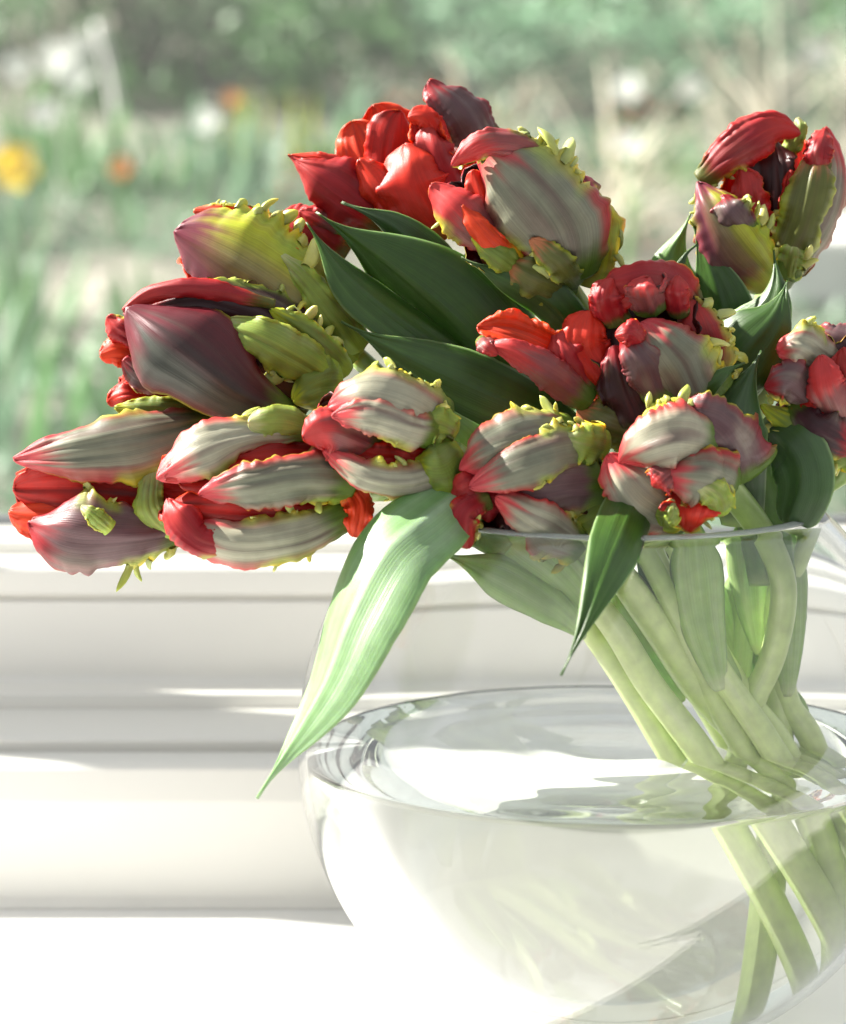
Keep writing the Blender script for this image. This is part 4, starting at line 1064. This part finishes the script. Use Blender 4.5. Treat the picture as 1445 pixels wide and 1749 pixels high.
GM = {'leaf': thin('garden_leaf', (.12, .26, .09)), 'blue': thin('glaucous_leaf', (.16, .28, .17)), 'lime': thin('lime_leaf', (.42, .50, .03)), 'straw': thin('straw_blade', (.58, .53, .42), tr=.2),
      'dark': thin('dark_leaf', (.20, .28, .17)), 'brown': thin('brown_twig', (.42, .37, .31), tr=0), 'white': thin('white_petal', (.8, .8, .76)), 'yellow': thin('yellow_petal', (.85, .62, .02)),
      'orange': thin('orange_petal', (.75, .25, .03))}


def strip(base, az, lean, h, w, droop, n=7, rnd=random):
    """a tapering grass-like blade with a channelled section"""
    vs_, fs = [], []
    dv = Vector((math.cos(az), math.sin(az), 0)); sd = Vector((-math.sin(az), math.cos(az), 0))
    p = base.copy(); an = lean
    for k in range(n + 1):
        t = k / n
        ww = w * (0.55 + 0.9 * t - 1.4 * t * t) if t < 1 else w * .03
        up = Vector((0, 0, math.cos(an))) + dv * math.sin(an)
        nn = dv * math.cos(an) - Vector((0, 0, math.sin(an)))
        vs_ += [p - sd * ww + nn * ww * .25, p.copy(), p + sd * ww + nn * ww * .25]
        p = p + up * (h / n); an += droop / n
    for k in range(n):
        a = k * 3
        fs += [(a, a + 1, a + 4, a + 3), (a + 1, a + 2, a + 5, a + 4)]
    return vs_, fs, p


def clump(name, label, cat, px, py, h, n, mat, w=.012, spread=.06, lean=(.05, .5), droop=(.1, .7), group=None, seed=0):
    rnd = random.Random(seed * 31 + int(px) * 7 + int(py))
    b_ = ground_hit(px, py) - Vector((0, 0, .01))
    t = empty(name, b_); tag(t, label, cat, group)
    for k in range(n):
        az = rnd.uniform(0, 2 * math.pi)
        q = b_ + Vector((rnd.gauss(0, spread), rnd.gauss(0, spread), 0))
        v_, f_, _ = strip(q, az, rnd.uniform(*lean), h * rnd.uniform(.6, 1.1), w * rnd.uniform(.7, 1.3), rnd.uniform(*droop), rnd=rnd)
        link('leaf', mesh_from('leaf', v_, f_), GM[mat], t)
    return t, b_


def bloom(name, label, cat, px, py, mat, r=.035, h=.25, group=None, seed=0, trumpet=None):
    """garden flower whose head shows at the given pixel, standing on the ground below it"""
    rnd = random.Random(seed + int(px))
    # ground point whose head height lands on the pixel
    b_ = ground_hit(px, py + 40)
    for it in range(12):
        hd = b_ + Vector((0, 0, h))
        q = hd - CAM; dep = q.dot(FWD); yy = CY - q.dot(UP) / dep * FPX; xx = CX + q.dot(RT) / dep * FPX
        if it == 0: gx, gy = px, py + 40
        gy += (py - yy) * .8; gx += (px - xx)
        b_ = ground_hit(gx, gy)
    t = empty(name, b_); tag(t, label, cat, group)
    hd = b_ + Vector((0, 0, h))
    tube('stem', [b_ - Vector((0, 0, .01)), b_ + Vector((.004, 0, h * .5)), hd], [.003, .003, .0025], GM['leaf'], t, lambda a, q, s: (.1, .2, .06), seg=6, n=6, world=True)
    ax = Vector((rnd.uniform(-.4, .4), -1, .35)).normalized(); a1 = ax.orthogonal().normalized(); a2 = ax.cross(a1)
    for k in range(6):
        an = k * math.pi / 3 + rnd.uniform(-.1, .1)
        rd = a1 * math.cos(an) + a2 * math.sin(an); td = ax.cross(rd)
        v_ = [hd, hd + rd * r * .45 + td * r * .36 + ax * r * .1, hd + rd * r * .8 + td * r * .3 + ax * r * .16, hd + rd * r + ax * r * .1, hd + rd * r * .8 - td * r * .3 + ax * r * .16, hd + rd * r * .45 - td * r * .36 + ax * r * .1]
        link('petal', mesh_from('petal', v_, [(0, 1, 2, 3, 4, 5)]), GM[mat], t)
    if trumpet:
        v_, f_ = [], []
        for j, (rr_, zz) in enumerate(((.2, 0), (.24, .25), (.26, .5), (.4, .68))):
            for q in range(10):
                an = q * math.pi / 5; v_.append(hd + (a1 * math.cos(an) + a2 * math.sin(an)) * rr_ * r + ax * zz * r)
        for j in range(3):
            for q in range(10): f_.append((j * 10 + q, j * 10 + (q + 1) % 10, j * 10 + 10 + (q + 1) % 10, j * 10 + 10 + q))
        link('trumpet', mesh_from('trumpet', v_, f_), GM[trumpet], t)
    for k in range(4):
        v_, f_, _ = strip(b_ + Vector((rnd.gauss(0, .02), rnd.gauss(0, .02), -.01)), rnd.uniform(0, 6.28), rnd.uniform(.05, .4), h * rnd.uniform(.7, 1), .007, .3)
        link('leaf', mesh_from('leaf', v_, f_), GM['leaf'], t)


def shrub(label, px, py, h, rw, mat, n=700, seed=0, ls=.05):
    rnd = random.Random(seed + 5)
    b_ = ground_hit(px, py)
    t = empty('shrub', b_); tag(t, label, 'shrub', 'shrubs on the garden bank')
    cl = [(b_ + Vector((rnd.uniform(-rw, rw) * .8, rnd.uniform(-rw, rw) * .6, h * rnd.uniform(.25, .9))), rw * rnd.uniform(.3, .55)) for k in range(9)]
    sv, sf = [], []
    for k, (c, r_) in enumerate(cl):
        o_, _ = tube('branch', [b_ - Vector((0, 0, .02)), b_.lerp(c, .5) + Vector((rnd.uniform(-.04, .04), 0, .03)), c], [.009, .006, .003], GM['brown'], t, lambda a, q, s: (.1, .07, .05), seg=5, n=6, world=True)
    v_, f_ = [], []
    for k in range(n):
        c, r_ = rnd.choice(cl)
        p = c + Vector((rnd.gauss(0, 1), rnd.gauss(0, 1), rnd.gauss(0, .8))) * r_ * .6
        d = Vector((rnd.gauss(0, 1), rnd.gauss(0, 1), rnd.gauss(0, 1))).normalized(); s_ = d.orthogonal().normalized()
        L_ = ls * rnd.uniform(.6, 1.3); i0 = len(v_)
        v_ += [p, p + d * L_ * .5 + s_ * L_ * .28, p + d * L_, p + d * L_ * .5 - s_ * L_ * .28]
        f_.append((i0, i0 + 1, i0 + 2, i0 + 3))
    o_ = link('foliage', mesh_from('foliage', v_, f_, False), GM[mat], t); o_['kind'] = 'stuff'


# clumps of spring leaves
spots = [(40, 760, .26, 12, 'blue', 'blurred blue green leaf clump close to the pane, behind the gaping mauve tulip'), (150, 800, .24, 12, 'leaf', 'blurred bright green leaf clump close to the pane, behind the gaping mauve tulip'),
         (95, 660, .26, 10, 'leaf', 'blurred bright green leaf clump behind the coral red bud'), (-10, 560, .26, 12, 'blue', 'blurred blue green leaf clump on the soil well below the daffodil'),
         (235, 560, .15, 9, 'leaf', 'short blurred leaf clump just behind the dark maroon tulip'), (30, 420, .24, 10, 'blue', 'blurred blue green leaf clump right below the yellow daffodil'),
         (240, 345, .24, 14, 'leaf', 'blurred green leaf clump under the low orange flower'), (330, 325, .26, 14, 'blue', 'blurred blue green clump between the low orange flower and the yellow green blades'),
         (430, 345, .24, 14, 'blue', 'blurred blue green clump in front of the tall yellow green blades'), (560, 330, .22, 12, 'leaf', 'blurred green clump just behind the pointed side petal of the scarlet tulip'),
         (130, 330, .24, 12, 'leaf', 'blurred green clump between the daffodil and the low orange flower'), (470, 400, .12, 9, 'blue', 'low blurred blue green clump beyond the knobbly crested tulip'),
         (880, 260, .16, 10, 'blue', 'blurred blue green clump behind the grey green tulip with pink rolled top'), (1010, 300, .17, 10, 'blue', 'blurred blue green clump at the foot of the dry grass below a white highlight flower'),
         (1150, 320, .15, 10, 'leaf', 'blurred green clump beside the upright open tulip'), (1290, 300, .12, 8, 'blue', 'low blurred blue green clump behind the upright open tulip'),
         (620, 240, .2, 10, 'blue', 'blurred blue green clump behind the scarlet tulip'), (60, 250, .22, 12, 'leaf', 'blurred green clump behind the yellow daffodil'),
         (170, 190, .22, 10, 'leaf', 'blurred green clump at the foot of the pale cane'), (300, 180, .2, 10, 'leaf', 'blurred green clump in front of the brown twiggy shrub')]
for k, (x, y, h, n, mt, lb) in enumerate(spots):
    clump('leaf_clump', lb, 'plant', x, y, h, n, mt, w=.017, spread=.05, group='leaf clumps in the garden bed', seed=k)
for k, (x, y, h) in enumerate(((425, 285, .24), (520, 290, .2))):
    clump('iris_clump', ('tall' if k == 0 else 'shorter') + ' clump of yellow green upright blades in the garden bed', 'plant', x, y, h, 8, 'lime', w=.012, spread=.02, lean=(.0, .15), droop=(0, .2), seed=k)
for k, (x, y, h, n) in enumerate(((1010, 420, .6, 34), (1330, 360, .65, 36), (1520, 260, .7, 34), (820, 300, .5, 24), (1180, 180, .55, 30))):
    clump('dry_grass', 'blurred arching tuft of dry straw coloured grass', 'grass tuft', x, y, h, n, 'straw', w=.009, spread=.06, lean=(.3, 1.1), droop=(.5, 1.2), group='dry grass tufts outside', seed=k)
bloom('daffodil', 'blurred bright yellow daffodil in the garden bed', 'flower', 25, 285, 'yellow', .05, .28, trumpet='yellow')
bloom('crocus', 'blurred orange flower low among the green leaves', 'flower', 205, 285, 'orange', .026, .16)
bloom('crocus', 'small blurred orange flower beside the yellow green blades', 'flower', 395, 170, 'orange', .022, .2)
for k, (x, y, r_) in enumerate(((75, 195, .036), (28, 115, .04), (95, 100, .05), (140, 80, .04), (130, 130, .04), (352, 205, .03), (1072, 150, .036), (1066, 242, .03), (1180, 150, .034), (1395, 95, .036), (1170, 10, .036))):  # white flower heads standing in for bright out-of-focus highlights
    bloom('highlight_flower', 'blurred white highlight shaped as a flower in the cluster beside the pale cane' if x < 200 else 'single blurred white highlight shaped as a flower between the cane and the yellow green blades' if x < 400 else 'blurred white highlight shaped as a flower among the dry grass', 'flower', x, y, 'white', r_, .24, group='white highlight flowers by the cane' if x < 200 else 'white highlight flowers in the dry grass', seed=k)
for k, (x, y, h, rw, mt) in enumerate(((90, 165, .5, .3, 'leaf'), (245, 120, .36, .2, 'brown'), (400, 130, .4, .26, 'dark'), (590, 190, .36, .24, 'leaf'), (720, 120, .36, .2, 'dark'), (900, 190, .3, .26, 'blue'), (1060, 70, .3, .26, 'leaf'), (1300, 190, .3, .3, 'blue'), (-120, 100, .5, .35, 'dark'), (1560, 100, .5, .35, 'leaf'), (480, 30, .4, .3, 'leaf'), (820, 20, .4, .3, 'blue'), (1200, 20, .4, .3, 'dark'), (250, 10, .4, .3, 'blue'), (1420, 10, .4, .3, 'leaf'))):
    lb = ('leafy green shrub behind the white highlight flower cluster', 'brown twiggy shrub behind the green leaves', 'dull green shrub behind the tall yellow green blades', 'leafy green shrub behind the scarlet tulip', 'dull green shrub over the top of the scarlet tulip', 'grey green shrub above the grey green tulip', 'leafy green shrub above the white highlight flowers in the dry grass', 'grey green shrub behind the upright open tulip', 'dull green shrub past the daffodil end of the bed', 'leafy green shrub past the paving slab',
          'leafy green shrub at the top of the bank beyond the yellow green blades', 'grey green shrub at the top of the bank beyond the scarlet tulip', 'dull green shrub at the top of the bank beyond the dry grass', 'grey green shrub at the top of the bank beyond the twiggy one', 'leafy green shrub at the top of the bank beyond the upright tulip')[k]
    shrub('blurred ' + lb, x, y, h, rw, mt, seed=k)
# pale paving slab and cane
c = ground_hit(1440, 450)
sv = [(c.x + a * .17, c.y + b_ * .42, c.z + .07 + zz) for zz in (-.12, 0) for a, b_ in ((-1, -1), (1, -1), (1, 1), (-1, 1))]
me = mesh_from('paving_slab', sv, [(0, 3, 2, 1), (4, 5, 6, 7), (0, 1, 5, 4), (1, 2, 6, 5), (2, 3, 7, 6), (3, 0, 4, 7)], False)
bm = bmesh.new(); bm.from_mesh(me); bmesh.ops.bevel(bm, geom=bm.edges[:], offset=.008, segments=2, affect='EDGES'); bm.to_mesh(me); bm.free()
M['slab'] = simple('pale_stone', (.68, .67, .65), rough=.8, nscale=12, var=.1, bump=.2)
tag(link('paving_slab', me, M['slab']), 'blurred pale stone slab lying in the garden on the right', 'paving slab')
c = ground_hit(205, 215)
o_, _ = tube('garden_cane', [c - Vector((0, 0, .03)), c + Vector((-.02, 0, .12)), c + Vector((-.055, 0, .26))], [.013, .013, .012], M['slab'], None, lambda a, q, s: (.7, .7, .65), seg=8, n=8, world=True)
tag(o_, 'blurred pale leaning cane among the garden leaves', 'cane')
# low ground cover nobody could count
rnd = random.Random(4)
v_, f_ = [], []
for k in range(26000):
    d = rnd.uniform(3, 11.5); x = rnd.uniform(-.24, .24) * d
    if noise.noise(Vector((x * 1.1, d * .8, 5))) + .25 * noise.noise(Vector((x * 4, d * 4, 9))) < .06: continue
    p = Vector((x, CYW + d, gz(d, x) + .005)); an = rnd.uniform(0, 6.28)
    dv = Vector((math.cos(an), math.sin(an), rnd.uniform(.3, 1.6))).normalized(); sd = Vector((-math.sin(an), math.cos(an), 0)); L_ = rnd.uniform(.02, .06); i0 = len(v_)
    v_ += [p, p + dv * L_ * .5 + sd * L_ * .2, p + dv * L_, p + dv * L_ * .5 - sd * L_ * .2]; f_.append((i0, i0 + 1, i0 + 2, i0 + 3))
tag(link('ground_cover', mesh_from('ground_cover', v_, f_, False), GM['blue']), 'low green ground cover in patches over the soil', 'ground cover', kind='stuff')
# GARDEN-END
